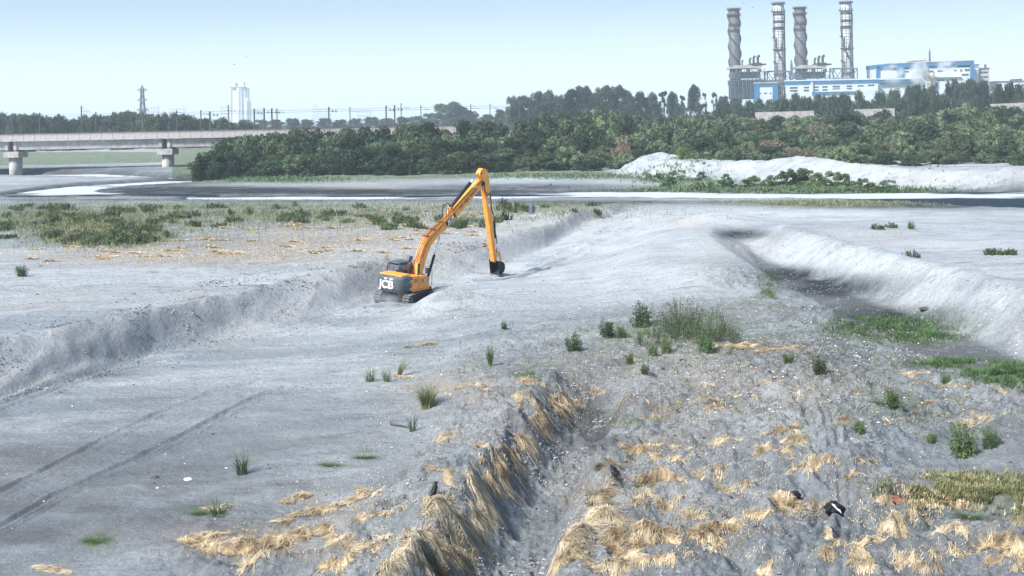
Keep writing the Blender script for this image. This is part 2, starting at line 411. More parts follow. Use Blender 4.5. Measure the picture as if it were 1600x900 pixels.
def ground_material():
    m = bpy.data.materials.new('river_sand'); m.use_nodes = True; t = m.node_tree; L = t.links.new
    b = t.nodes['Principled BSDF']; b.inputs['Specular IOR Level'].default_value = .03
    geo = t.nodes.new('ShaderNodeNewGeometry')
    def noise(scale, detail=6, rough=.6, vec=None):
        n = t.nodes.new('ShaderNodeTexNoise'); n.inputs['Scale'].default_value = scale; n.inputs['Detail'].default_value = detail; n.inputs['Roughness'].default_value = rough
        L(vec or geo.outputs['Position'], n.inputs['Vector']); return n.outputs[0]
    def mr(src, a, c, lo=0, hi=1):
        n = t.nodes.new('ShaderNodeMapRange'); n.inputs[1].default_value = a; n.inputs[2].default_value = c; n.inputs[3].default_value = lo; n.inputs[4].default_value = hi
        L(src, n.inputs[0]); return n.outputs[0]
    def mix(f, a, c, bt='MIX'):
        n = t.nodes.new('ShaderNodeMixRGB'); n.blend_type = bt
        for i, v in enumerate((f, a, c)):
            if isinstance(v, (int, float)): n.inputs[i].default_value = v
            elif isinstance(v, tuple): n.inputs[i].default_value = (*v, 1)
            else: L(v, n.inputs[i])
        return n.outputs[0]
    def attr(name):
        n = t.nodes.new('ShaderNodeAttribute'); n.attribute_name = name; return n.outputs['Fac']
    def mul(a, c, op='MULTIPLY'):
        n = t.nodes.new('ShaderNodeMath'); n.operation = op
        for i, v in enumerate((a, c)):
            if isinstance(v, (int, float)): n.inputs[i].default_value = v
            else: L(v, n.inputs[i])
        return n.outputs[0]
    stretch = t.nodes.new('ShaderNodeMapping'); stretch.inputs['Scale'].default_value = (.35, 1.0, 1.0); stretch.inputs['Rotation'].default_value = (0, 0, R(-25))
    L(geo.outputs['Position'], stretch.inputs['Vector'])
    c = mix(mr(noise(.16, 5, .6, stretch.outputs[0]), .36, .64), (.205, .250, .285), (.40, .440, .465))
    c = mix(mr(noise(1.1, 6, .65), .42, .68, 0, .6), c, (.245, .250, .265))
    # a few rusty brown, greyer patches
    c = mix(mr(noise(.07, 4, .6), .52, .66, 0, .4), c, (.315, .290, .270))
    # pale dusty film
    c = mix(mr(noise(.45, 7, .7, stretch.outputs[0]), .52, .72, 0, .55), c, (.50, .52, .55))
    c = mix(attr('pale'), c, (.50, .535, .56))
    grit = noise(5.5, 8, .78)
    c = mix(mr(grit, .32, .47, .75, 0), c, (.085, .092, .10))
    c = mix(mr(grit, .55, .70, 0, .55), c, (.60, .62, .64))
    patch = mul(noise(.9, 8, .74, stretch.outputs[0]), 1.0)
    c = mix(mr(patch, .34, .46, .6, 0), c, (.14, .148, .16))
    c = mix(mul(attr('dark_sand'), mr(noise(.35, 6, .65, stretch.outputs[0]), .25, .6, .5, 1)), c, (.130, .140, .152))
    c = mix(mul(attr('earth'), mr(noise(1.2, 7, .7), .3, .6, .35, 1)), c, (.40, .385, .375))
    c = mix(mul(attr('brown'), mr(noise(2.2, 6, .75), .38, .60)), c, (.33, .25, .165))
    c = mix(mul(attr('churn'), mr(noise(2.2, 8, .78), .45, .58, 0, .9)), c, (.12, .125, .13))  # dark mottling paints the shade of small cavities into the sand
    c = mix(mul(attr('churn'), mr(noise(1.7, 6, .75), .56, .66, 0, .6)), c, (.62, .62, .62))
    c = mix(mul(attr('grass'), mr(noise(1.3, 7, .75), .36, .56)), c, (.075, .115, .050))
    c = mix(mul(attr('grass'), mr(noise(3.3, 7, .75), .50, .62, 0, .8)), c, (.17, .19, .085))
    c = mix(mul(attr('wet'), mr(noise(.5, 6, .7, stretch.outputs[0]), .30, .55, .65, 1)), c, (.030, .036, .042))
    # dark and white specks: stones, cow dung, chips of shell and litter
    v = t.nodes.new('ShaderNodeTexVoronoi'); v.inputs['Scale'].default_value = 1.3; v.inputs['Randomness'].default_value = 1
    L(geo.outputs['Position'], v.inputs['Vector'])
    c = mix(mul(mr(v.outputs['Distance'], .04, .07, 1, 0), mr(noise(.25, 3, .6), .55, .7)), c, (.07, .065, .06))
    v2 = t.nodes.new('ShaderNodeTexVoronoi'); v2.inputs['Scale'].default_value = 2.1
    L(geo.outputs['Position'], v2.inputs['Vector'])
    c = mix(mul(mr(v2.outputs['Distance'], .05, .08, 1, 0), mr(noise(.33, 3, .6), .56, .7)), c, (.70, .75, .74))
    L(c, b.inputs['Base Color'])
    b.inputs['Roughness'].default_value = .95
    bp1 = t.nodes.new('ShaderNodeBump'); bp1.inputs['Strength'].default_value = 1.0; bp1.inputs['Distance'].default_value = .30
    hsum = mul(noise(2.4, 8, .68), mr(attr('churn'), 0, 1, .7, 2.2))
    L(hsum, bp1.inputs['Height'])
    bp2 = t.nodes.new('ShaderNodeBump'); bp2.inputs['Strength'].default_value = .9; bp2.inputs['Distance'].default_value = .05
    L(noise(14, 6, .7), bp2.inputs['Height']); L(bp1.outputs[0], bp2.inputs['Normal'])
    L(bp2.outputs[0], b.inputs['Normal'])
    return m

def water_material():
    m = bpy.data.materials.new('river_water'); m.use_nodes = True; t = m.node_tree; L = t.links.new
    b = t.nodes['Principled BSDF']; b.inputs['Specular IOR Level'].default_value = .02
    geo = t.nodes.new('ShaderNodeNewGeometry')
    mp = t.nodes.new('ShaderNodeMapping'); mp.inputs['Scale'].default_value = (.25, 1, 1); L(geo.outputs['Position'], mp.inputs['Vector'])
    at = t.nodes.new('ShaderNodeAttribute'); at.attribute_name = 'foam_sky_sheen'
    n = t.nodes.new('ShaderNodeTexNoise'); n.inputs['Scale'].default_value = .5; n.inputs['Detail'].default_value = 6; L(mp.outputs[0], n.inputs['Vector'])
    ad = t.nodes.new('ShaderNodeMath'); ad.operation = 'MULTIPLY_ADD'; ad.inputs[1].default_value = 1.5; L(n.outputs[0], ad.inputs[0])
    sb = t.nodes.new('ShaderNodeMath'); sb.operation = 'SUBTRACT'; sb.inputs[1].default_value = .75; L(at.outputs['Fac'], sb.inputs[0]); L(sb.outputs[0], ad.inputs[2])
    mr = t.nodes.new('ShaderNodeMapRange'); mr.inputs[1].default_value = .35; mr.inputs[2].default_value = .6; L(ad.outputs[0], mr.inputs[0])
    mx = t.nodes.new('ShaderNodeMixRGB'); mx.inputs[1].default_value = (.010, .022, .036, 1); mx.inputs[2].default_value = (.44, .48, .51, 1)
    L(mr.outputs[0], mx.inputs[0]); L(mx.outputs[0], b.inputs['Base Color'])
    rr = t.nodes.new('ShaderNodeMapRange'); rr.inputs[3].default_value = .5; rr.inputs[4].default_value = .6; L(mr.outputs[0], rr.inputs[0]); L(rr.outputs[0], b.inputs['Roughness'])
    n2 = t.nodes.new('ShaderNodeTexNoise'); n2.inputs['Scale'].default_value = 1.5; n2.inputs['Detail'].default_value = 4; L(mp.outputs[0], n2.inputs['Vector'])
    bp = t.nodes.new('ShaderNodeBump'); bp.inputs['Strength'].default_value = .05; bp.inputs['Distance'].default_value = .05; L(n2.outputs[0], bp.inputs['Height']); L(bp.outputs[0], b.inputs['Normal'])
    return m

M = {}
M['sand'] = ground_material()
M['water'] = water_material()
M['concrete'] = mat('weathered_concrete', (.36, .345, .345), .85, .12, .8, dirt=.65, dirtcol=(.17, .155, .15), bump=.3, bscale=6)
M['dark_steel'] = mat('dark_steel', (.035, .038, .042), .55, .2, 4)
M['rail'] = mat('rail_dark', (.07, .065, .065), .7, .2, 2)
M['yellow'] = mat('excavator_yellow', (.80, .32, .04), .45, .08, 2.5, dirt=.6, dirtcol=(.42, .33, .24), spec=.4)
M['charcoal'] = mat('charcoal_paint', (.070, .088, .108), .5, .15, 3, dirt=.75, dirtcol=(.22, .22, .23))
M['black'] = mat('black_rubber', (.014, .015, .017), .7, .2, 5, dirt=.3, dirtcol=(.12, .12, .12))
M['track'] = mat('dusty_track_steel', (.10, .10, .105), .75, .3, 5, dirt=.6, dirtcol=(.28, .28, .29))
M['chrome'] = mat('polished_rod', (.75, .76, .78), .2, .05, 3, metal=1)
M['hose'] = mat('brown_hydraulic_pipe', (.17, .065, .03), .5, .2, 3)
M['white'] = mat('white_lettering', (.78, .78, .77), .5, .05, 3)
M['red'] = mat('red_orange_stripe', (.62, .09, .03), .5, .1, 3)
M['glass'] = mat('cab_glass', (.10, .13, .16), .08, .1, 3, spec=.8)
M['bird'] = mat('black_feathers', (.008, .008, .010), .6, .2, 10)
M['stack_grey'] = mat('stack_cladding', (.085, .092, .105), .55, .12, .25, dirt=.4, dirtcol=(.16, .16, .17))
M['stack_white'] = mat('stack_pale_cladding', (.36, .39, .43), .55, .08, .25, dirt=.3, dirtcol=(.3, .3, .31))
M['stack_dark'] = mat('stack_dark_trim', (.035, .030, .030), .7, .2, .5)
M['plant_blue'] = mat('plant_blue_cladding', (.03, .145, .31), .55, .10, .15)
M['plant_white'] = mat('plant_white_cladding', (.50, .56, .62), .6, .06, .15, dirt=.35, dirtcol=(.40, .44, .50))
M['plant_steel'] = mat('plant_steelwork', (.085, .11, .14), .6, .2, .3)
M['plant_dark'] = mat('plant_dark_opening', (.03, .045, .06), .6, .2, .4)
M['plant_roof'] = mat('plant_roof_sheet', (.30, .29, .30), .7, .1, .3)
M['brown_steel'] = mat('rusty_frame', (.26, .15, .10), .7, .15, .4)
M['tower_white'] = mat('tower_white_plaster', (.66, .67, .70), .7, .04, .05)
M['tower_glass'] = mat('tower_window_bands', (.04, .08, .16), .4, .15, .1)
M['far_wall'] = mat('far_block_wall', (.50, .52, .55), .8, .05, .05)
M['leaf_dark'] = leafmat('leaf_dark', (.009, .026, .020), (.070, .118, .066), yellow=(.085, .115, .055))
M['leaf_mid'] = leafmat('leaf_mid', (.036, .076, .046), (.205, .260, .140), yellow=(.15, .185, .105))
M['leaf_fresh'] = leafmat('leaf_fresh', (.035, .085, .038), (.13, .22, .085), yellow=(.20, .23, .08))
M['leaf_dry'] = leafmat('leaf_dry', (.12, .10, .075), (.22, .185, .14), yellow=(.25, .19, .14))
M['leaf_far_haze'] = leafmat('leaf_far_haze', (.022, .048, .045), (.075, .120, .095), yellow=(.10, .13, .08))  # paler leaves: distance haze put into the leaf colour
M['bark'] = mat('bark', (.09, .075, .065), .9, .3, 3, bump=.4, bscale=8)
M['straw'] = mat('dry_straw', (.38, .27, .15), .8, .25, 1.8, col2=(.80, .66, .45), spec=.15)
M['straw_pale'] = mat('bleached_straw', (.44, .36, .24), .8, .22, 1.5, col2=(.74, .64, .46), spec=.15)
M['straw_old'] = mat('old_grey_straw', (.14, .11, .07), .85, .3, 1.6, col2=(.55, .45, .30), spec=.15)
M['reed'] = mat('reed_green', (.050, .105, .055), .6, .25, 1.2, col2=(.14, .20, .10), obj_random=.25)
M['reed_dry'] = mat('reed_mixed', (.10, .15, .06), .6, .3, 1.5, col2=(.27, .26, .13))
M['clod'] = mat('grey_clod', (.20, .20, .21), .95, .3, 1.2, col2=(.36, .36, .37))
M['clod_dark'] = mat('dark_clod', (.07, .065, .06), .95, .3, 1.2)
M['chip'] = mat('white_chip', (.72, .72, .70), .8, .1, 2)
M['rust_cloth'] = mat('rust_brown_cloth', (.16, .07, .045), .9, .3, 5)
M['turf'] = mat('bright_turf_blade', (.040, .095, .030), .7, .3, .8, col2=(.10, .18, .06))

# ------------------------------------------------------------------ object helpers
def tag(o, label=None, cat=None, group=None, kind=None):
    if label: o['label'] = label
    if cat: o['category'] = cat
    if group: o['group'] = group
    if kind: o['kind'] = kind
    return o

def empty(name, loc, rz=0.0):
    o = bpy.data.objects.new(name, None)
    o.empty_display_size = .3
    o.location = loc; o.rotation_euler = (0, 0, rz)
    COL.objects.link(o)
    return o

def link_mesh(name, me, parent=None, mats=()):
    for m in mats: me.materials.append(m)
    o = bpy.data.objects.new(name, me)
    COL.objects.link(o)
    if parent: o.parent = parent
    return o

def np_mesh(name, V, F, smooth=False, midx=None):
    """V (n,3), F (m,k) with one face size"""
    me = bpy.data.meshes.new(name)
    V = np.ascontiguousarray(V, np.float32); F = np.ascontiguousarray(F, np.int32)
    me.vertices.add(len(V)); me.vertices.foreach_set('co', V.ravel())
    k = F.shape[1]
    me.loops.add(F.size); me.loops.foreach_set('vertex_index', F.ravel())
    me.polygons.add(len(F)); me.polygons.foreach_set('loop_start', np.arange(0, F.size, k, dtype=np.int32))
    me.polygons.foreach_set('loop_total', np.full(len(F), k, np.int32))
    if midx is not None: me.polygons.foreach_set('material_index', np.asarray(midx, np.int32))
    me.polygons.foreach_set('use_smooth', np.full(len(F), smooth))
    me.update(calc_edges=True); me.validate()
    return me

class MB:
    def __init__(s): s.v = []; s.f = []
    def add(s, vs, fs):
        n = len(s.v); s.v += [tuple(v) for v in vs]; s.f += [tuple(i + n for i in f) for f in fs]
    def box(s, x0, x1, y0, y1, z0, z1):
        s.add([(x0, y0, z0), (x1, y0, z0), (x1, y1, z0), (x0, y1, z0), (x0, y0, z1), (x1, y0, z1), (x1, y1, z1), (x0, y1, z1)],
              [(0, 3, 2, 1), (4, 5, 6, 7), (0, 1, 5, 4), (1, 2, 6, 5), (2, 3, 7, 6), (3, 0, 4, 7)])
    def prism(s, prof, y0, y1):          # profile in (x, z), pushed along y
        n = len(prof)
        s.add([(x, y0, z) for x, z in prof] + [(x, y1, z) for x, z in prof],
              [tuple(range(n))[::-1], tuple(range(n, 2 * n))] + [(i, (i + 1) % n, n + (i + 1) % n, n + i) for i in range(n)][::1])
    def extr(s, prof, z0, z1, sc=1.0):           # profile in (x, y), pushed up z
        n = len(prof)
        s.add([(x, y, z0) for x, y in prof] + [(x * sc, y * sc, z1) for x, y in prof],
              [tuple(range(n))[::-1], tuple(range(n, 2 * n))] + [(i, (i + 1) % n, n + (i + 1) % n, n + i) for i in range(n)])
    def tube(s, pts, r, n=8, caps=True):
        pts = [Vector(p) for p in pts]
        rs = r if isinstance(r, (list, tuple)) else [r] * len(pts)
        base = len(s.v); rings = []
        up = None
        for i, p in enumerate(pts):
            d = (pts[min(i + 1, len(pts) - 1)] - pts[max(i - 1, 0)]).normalized()
            if up is None:
                up = d.orthogonal().normalized()
            up = (up - d * up.dot(d))
            up = up.normalized() if up.length > 1e-6 else d.orthogonal().normalized()
            q = d.cross(up)
            ring = []
            for k in range(n):
                a = 2 * math.pi * k / n
                s.v.append(tuple(p + (up * math.cos(a) + q * math.sin(a)) * rs[i])); ring.append(len(s.v) - 1)
            rings.append(ring)
        for a, b in zip(rings, rings[1:]):
            for k in range(n): s.f.append((a[k], a[(k + 1) % n], b[(k + 1) % n], b[k]))
        if caps: s.f.append(tuple(rings[0][::-1])); s.f.append(tuple(rings[-1]))
    def bar(s, p, q, w):
        s.tube([p, q], w * .707, 4)
    def cyl(s, c, r, h, n=24, axis='z'):
        c = Vector(c); d = {'z': Vector((0, 0, h)), 'y': Vector((0, h, 0)), 'x': Vector((h, 0, 0))}[axis]
        s.tube([c, c + d], r, n)
    def ring(s, c, r0, r1, z0, z1, n=32):
        cx, cy = c; b = len(s.v)
        for k in range(n):
            a = 2 * math.pi * k / n; ca, sa = math.cos(a), math.sin(a)
            s.v += [(cx + r0 * ca, cy + r0 * sa, z0), (cx + r1 * ca, cy + r1 * sa, z0), (cx + r1 * ca, cy + r1 * sa, z1), (cx + r0 * ca, cy + r0 * sa, z1)]
        for k in range(n):
            i = b + 4 * k; j = b + 4 * ((k + 1) % n)
            for a_, b_ in ((0, 1), (1, 2), (2, 3), (3, 0)): s.f.append((i + a_, j + a_, j + b_, i + b_))
    def build(s, name, m, parent=None, smooth=False, bevel=0.0):
        me = bpy.data.meshes.new(name)
        me.from_pydata(s.v, [], s.f)
        bm = bmesh.new(); bm.from_mesh(me)
        bmesh.ops.recalc_face_normals(bm, faces=bm.faces)
        if bevel:
            bmesh.ops.bevel(bm, geom=[e for e in bm.edges if len(e.link_faces) == 2 and e.calc_face_angle(0) > .5], offset=bevel, segments=2, affect='EDGES', clamp_overlap=True)
        bm.to_mesh(me); bm.free()
        if smooth:
            me.polygons.foreach_set('use_smooth', [len(p.vertices) == 4 for p in me.polygons])
        return link_mesh(name, me, parent, [m])

def text_mesh(name, body, size, m, parent, matrix, bold=.0, extrude=.006, sx=1.0):
    cu = bpy.data.curves.new(name, 'FONT')
    cu.body = body; cu.size = size; cu.extrude = extrude; cu.align_x = 'CENTER'; cu.align_y = 'CENTER'; cu.offset = bold
    t = bpy.data.objects.new(name + '_c', cu)
    COL.objects.link(t)
    dg = bpy.context.evaluated_depsgraph_get()
    me = bpy.data.meshes.new_from_object(t.evaluated_get(dg))
    bpy.data.objects.remove(t); bpy.data.curves.remove(cu)
    me.materials.clear()
    me.transform(matrix @ Matrix.Diagonal((sx, 1, 1, 1)))
    me.name = name
    return link_mesh(name, me, parent, [m])

# ------------------------------------------------------------------ GROUND
def axis_cols():
    core = np.linspace(-.445, .445, 661)
    side = [-12, -8, -5, -3, -2.2, -1.6, -1.25, -1.0, -.85, -.74, -.66, -.6, -.56, -.53, -.505, -.485, -.47, -.457]
    return np.concatenate([side, core, -np.array(side)[::-1]])

def axis_rows():
    v = []                                # depth below the horizon in photo pixels
    p = 1000.0
    while p > 1.6:
        v.append(p)
        p -= 1.55 if p > 135 else (.8 if p > 40 else (.8 if p > 12 else .5))
    Y = 14 * 2000 / np.array(v)
    Y = Y[Y < 12000]
    return np.concatenate([[-300, -100, -30, -5, 5, 12, 18, 22, 25, 27], Y, [14000, 20000]])

U = axis_cols(); YR = axis_rows()
YY, UU = np.meshgrid(YR, U, indexing='ij')
XX = UU * np.maximum(YY, 27.0)
ZZ = height(XX, YY)
ZZ = np.where(YY < 20, .3, ZZ)
nr, nc = XX.shape

def height(X, Y):            # from here on: read the finished ground sheet, so that everything stands exactly on it
    X = np.asarray(X, float); Y = np.asarray(Y, float)
    u = X / np.maximum(Y, 27.0)
    r = np.clip(np.searchsorted(YR, Y) - 1, 0, nr - 2); c = np.clip(np.searchsorted(U, u) - 1, 0, nc - 2)
    fr = np.clip((Y - YR[r]) / (YR[r + 1] - YR[r]), 0, 1); fc = np.clip((u - U[c]) / (U[c + 1] - U[c]), 0, 1)
    return (ZZ[r, c] * (1 - fc) + ZZ[r, c + 1] * fc) * (1 - fr) + (ZZ[r + 1, c] * (1 - fc) + ZZ[r + 1, c + 1] * fc) * fr
V = np.stack([XX.ravel(), YY.ravel(), ZZ.ravel()], 1)
ii = np.arange(nr * nc).reshape(nr, nc)
F = np.stack([ii[:-1, :-1].ravel(), ii[:-1, 1:].ravel(), ii[1:, 1:].ravel(), ii[1:, :-1].ravel()], 1)
gme = np_mesh('ground', V, F, smooth=True)
gpx, gpy = project(V[:, 0], V[:, 1], V[:, 2])

def blob(px, py, lst):
    o = np.zeros(px.shape)
    for cx, cy, rx, ry, val in lst:
        o = np.maximum(o, val * np.exp(-((px - cx) / rx) ** 2 - ((py - cy) / ry) ** 2))
    return o

vx, vy, vz = V[:, 0], V[:, 1], V[:, 2]
nlo = fbm(vx * .08, vy * .08, 101, 3); nmi = fbm(vx * .6, vy * .6, 102, 3)
front = vy > 24
# where plants cover the ground
grass = blob(gpx, gpy, [(130, 345, 150, 22, .9), (170, 370, 110, 16, 1.1), (60, 340, 120, 30, .7), (330, 322, 330, 7, .85), (420, 335, 160, 12, .6), (880, 320, 130, 7, .8),
                        (1300, 318, 150, 6, 1.0), (1390, 512, 90, 22, 1.3), (1440, 530, 60, 10, 1.1), (1580, 585, 70, 14, 1.6), (1480, 568, 60, 6, 1.2), (1200, 450, 20, 25, .7), (420, 282, 160, 4, 1.0),
                        (1060, 520, 150, 30, .45), (1540, 770, 130, 26, .8), (1390, 630, 70, 16, .8), (1040, 270, 120, 14, 1.0), (1290, 292, 260, 8, 1.0),
                        (1180, 475, 60, 12, .5), (320, 800, 26, 8, 1.2), (150, 845, 22, 10, 1.2), (520, 727, 24, 5, 1.2), (575, 712, 18, 8, 1.1), (900, 600, 60, 30, .2), (980, 657, 30, 7, .8), (1010, 762, 22, 6, .8), (830, 585, 26, 6, .9)])
grass = grass * (1 + .8 * nmi + .5 * nlo)
grass = np.maximum(grass, sstep((vy - 262) / 12) * (1 - sstep((gpx - 900) / 90) * (vy < 300)) * (gpx > 270))      # scrub land
grass = np.maximum(grass, (gpx < 330) * sstep((gpy - 236) / 3) * sstep((262 - gpy) / 3) * 1.2 * (vy > 380))
grass = np.maximum(grass, sstep((vy - 300) / 20) * (gpx >= 900)); grass = np.maximum(grass, sstep((vy - 640) / 60))
d_rg = polydist(vx, vy, RG)
grass = np.where((d_rg < 7.5) & (vy > 180), grass * .1, grass)
wet = blob(gpx, gpy, [(330, 298, 220, 7, 1.5), (600, 300, 330, 5, 1.4), (1000, 316, 260, 4, .9), (120, 268, 160, 8, .6), (200, 288, 120, 4, .9), (1240, 425, 60, 9, 1.0), (1300, 450, 90, 14, 1.3), (1240, 432, 60, 10, 1.2), (1290, 440, 110, 12, 1.0), (1400, 490, 120, 14, 1.0), (1420, 502, 110, 16, 1.0), (1160, 366, 40, 8, 1.2), (1350, 470, 60, 8, .6),
                      (800, 292, 180, 6, .9), (920, 640, 36, 42, .55), (940, 690, 36, 22, .6), (860, 850, 40, 60, .15), (160, 585, 60, 6, .35), (1460, 322, 200, 6, .8), (600, 314, 400, 2.2, .7), (250, 312, 250, 2.5, .8)])
wet = wet * (1 + .35 * nmi + .3 * nlo)
for pts in WATER_W:
    dd = polydist(vx, vy, pts + [pts[0]])
    wet = np.maximum(wet, np.exp(-(dd / 4.0) ** 2) * .9 * (vy > 150))
brown = blob(gpx, gpy, [(300, 400, 260, 16, .9), (470, 375, 220, 22, .7), (620, 350, 160, 16, .6), (800, 330, 120, 8, .5), (1200, 545, 90, 14, 1.1), (1100, 600, 260, 70, .35), (1030, 690, 130, 14, .5), (1010, 750, 90, 10, .9),
                        (1000, 835, 110, 16, .8), (410, 845, 130, 24, .9), (530, 790, 80, 18, .7), (1500, 760, 120, 16, .9), (1560, 855, 60, 20, .8), (700, 840, 40, 40, .7), (810, 690, 40, 40, .7), (910, 770, 40, 40, .6),
                        (660, 345, 220, 25, .4), (560, 292, 60, 4, .7), (700, 600, 90, 24, .4)])
brown = brown * (1 + .9 * nmi)
churn = np.maximum(rough_mask(vx, vy) * .45, blob(gpx, gpy, [(1300, 560, 240, 60, .95), (1480, 640, 160, 50, .8), (1100, 500, 260, 40, .55), (900, 570, 200, 60, .6), (700, 500, 120, 30, .25), (60, 325, 60, 12, .9), (1150, 420, 50, 30, .4), (860, 560, 120, 60, .5), (300, 350, 350, 35, .5)]))
churn = churn * (1 + .4 * nmi)
pale = blob(gpx, gpy, [(1330, 410, 140, 40, .55), (1480, 500, 120, 50, .5), (1200, 335, 400, 16, .6), (880, 375, 200, 45, .6), (900, 430, 250, 50, .5), (1100, 380, 120, 40, .5), (700, 480, 250, 30, .2), (640, 292, 260, 5, .5), (1500, 380, 160, 20, .5), (300, 430, 350, 25, .1), (1000, 290, 300, 7, .4)])
pale = pale * (1 + .6 * nmi)
_toe = np.interp(vx, TX, TY); _top = np.maximum(np.interp(vx, PX_, PY_), _toe + 3.4)
earth = sstep((vy - _toe) / .8) * (1 - sstep((vy - _top + .2) / 1.2)) * (vx < 12) * .5
earth = np.maximum(earth, blob(gpx, gpy, [(1080, 350, 60, 12, .7), (1140, 390, 40, 25, .6), (1380, 372, 60, 10, .6), (1310, 362, 40, 8, .5), (900, 590, 60, 26, .9), (760, 620, 80, 24, .6), (1250, 600, 120, 30, .5), (280, 470, 260, 14, .35), (930, 345, 60, 8, .5), (1100, 410, 60, 30, .3), (500, 560, 160, 60, .12)]))
earth = earth * (1 + .5 * nmi)
_l = np.interp(vy, CHY, CHL) + np.interp(vy, CHY, CHW); _r = np.interp(vy, CHY, CHR) - 3.2
dark_sand = sstep((vx - _l + 1.2) / 1.0) * sstep((_r - vx) / 1.5) * sstep((vy - 50) / 8) * (1 - sstep((vy - 128) / 8)) * 1.1  # moist, darker floor of the channel
dark_sand = np.maximum(dark_sand, .35 * np.exp(-((vx - np.interp(vy, TRY, TRX)) / 1.2) ** 2) * (vy < 68))  # darker along the trench floor
dark_sand = np.maximum(dark_sand, blob(gpx, gpy, [(1340, 740, 60, 60, .5), (1060, 860, 80, 30, .6), (1310, 880, 60, 30, .6), (560, 800, 60, 40, .45), (160, 585, 140, 12, .4), (60, 600, 80, 14, .4), (500, 300, 400, 8, .7), (250, 296, 160, 8, .9), (100, 264, 220, 5, .6), (760, 296, 300, 6, .6)]))
dark_sand = np.maximum(dark_sand, .66 * sstep((gpy - 520) / 240) * (.8 + .9 * nlo) * (gpy > 540))  # sand grows darker towards the foreground
dark_sand = dark_sand * (1 + .5 * nmi)
pale = np.maximum(pale, .28 * np.exp(-(d_rg / 8.0) ** 4) * (vy > 180))
for nm, a in (('grass', grass), ('wet', wet), ('brown', brown), ('churn', churn), ('pale', pale), ('earth', earth), ('dark_sand', dark_sand)):
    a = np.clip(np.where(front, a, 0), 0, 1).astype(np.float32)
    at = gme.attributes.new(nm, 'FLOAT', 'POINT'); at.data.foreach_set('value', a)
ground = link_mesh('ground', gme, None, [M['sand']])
tag(ground, kind='structure')

# ------------------------------------------------------------------ RIVER
nx, ny = 260, 120
wx, wy = np.meshgrid(np.linspace(-260, 240, nx), np.linspace(157, 345, ny))
Vw = np.stack([wx.ravel(), wy.ravel(), np.full(wx.size, 1.0)], 1)
iw = np.arange(nx * ny).reshape(ny, nx)
Fw = np.stack([iw[:-1, :-1].ravel(), iw[:-1, 1:].ravel(), iw[1:, 1:].ravel(), iw[1:, :-1].ravel()], 1)
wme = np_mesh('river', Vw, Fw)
fpx, fpy = project(Vw[:, 0], Vw[:, 1], Vw[:, 2])
foam_sky_sheen = blob(fpx, fpy, [(1300, 307, 400, 3.2, 1.3), (100, 297, 110, 9, 1.1), (230, 287, 120, 5, 1.1), (150, 276, 250, 4, 1.0), (480, 310, 260, 2.5, 1.1), (800, 309, 140, 2, .9), (1000, 303, 160, 3.5, 1.1), (1200, 307, 160, 4, 1.1), (1400, 305.5, 160, 3.5, 1.1), (1650, 304.5, 140, 3.5, 1.1)])  # pale bands paint sky reflection into the water colour, with foam streaks
at = wme.attributes.new('foam_sky_sheen', 'FLOAT', 'POINT'); at.data.foreach_set('value', foam_sky_sheen.astype(np.float32))
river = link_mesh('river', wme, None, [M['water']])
tag(river, kind='structure')

# ------------------------------------------------------------------ EXCAVATOR
ex, ey = at_z(630, 467, 0.0); ex = float(ex); ey = float(ey)
exz = float(height(np.array([ex]), np.array([ey]))[0])
exc = empty('excavator', (ex, ey, exz), R(60))
exc.rotation_euler = (R(5.5), 0, R(60))
tag(exc, 'orange long reach excavator with charcoal counterweight, its bucket lowered on the sand', 'excavator')
# tracks (the upper body is swung a little against them)
tyaw = R(9)
rot = Matrix.Rotation(tyaw, 4, 'Z')
def track(side):
    y0 = side * 1.22; hw = .3; L2, rr = 1.75, .43
    path = []
    for k in range(9): a = math.pi / 2 + math.pi * k / 8; path.append((-L2 + math.cos(a) * rr, rr + math.sin(a) * rr))
    for k in range(9): a = -math.pi / 2 + math.pi * k / 8; path.append((L2 + math.cos(a) * rr, rr + math.sin(a) * rr))
    m = MB(); m.prism(path, y0 - hw + .06, y0 + hw - .06)
    tr = m.build('track', M['black'], exc); tr.data.transform(rot)
    # shoes: one plate each all round
    P = [Vector((x, 0, z)) for x, z in path] + [Vector((path[0][0], 0, path[0][1]))]
    segs = [(P[i], P[i + 1]) for i in range(len(P) - 1)]; tot = sum((b - a).length for a, b in segs); n = 44; step = tot / n
    b_ = MB()
    b_.box(-.075, .075, -hw, hw, 0, .025); b_.box(-.012, .012, -hw, hw, .02, .06)
    sm = None; acc = 0; si = 0
    for k in range(n):
        s = (k + .5) * step
        acc = 0
        for a, b in segs:
            l = (b - a).length
            if acc + l >= s: break
            acc += l
        d = (b - a).normalized(); p = a + d * (s - acc)
        nrm = Vector((-d.z, 0, d.x)) * -1
        mtx = Matrix(((d.x, 0, nrm.x, p.x), (0, 1, 0, y0), (d.z, 0, nrm.z, p.z), (0, 0, 0, 1)))
        if sm is None:
            o = b_.build('track_shoe', M['track'], tr); sm = o.data
        else:
            o = bpy.data.objects.new('track_shoe', sm); COL.objects.link(o); o.parent = tr
        o.matrix_local = rot @ mtx
    w_ = MB()
    for x in (-L2, L2): w_.cyl((x, y0 - side * .0 - hw - .02, rr), .30, 2 * hw + .04, 16, 'y')
    for x in np.linspace(-1.2, 1.2, 5): w_.cyl((x, y0 - hw - .01, .17), .14, 2 * hw + .02, 10, 'y')
    o = w_.build('track_roller', M['track'], tr); o.data.transform(rot)
    return tr
track(1); track(-1)
m = MB(); m.box(-1.1, 1.1, -1.0, 1.0, .35, .75); m.cyl((0, 0, .7), .62, .25, 20)
o = m.build('undercarriage', M['black'], exc); o.data.transform(rot)
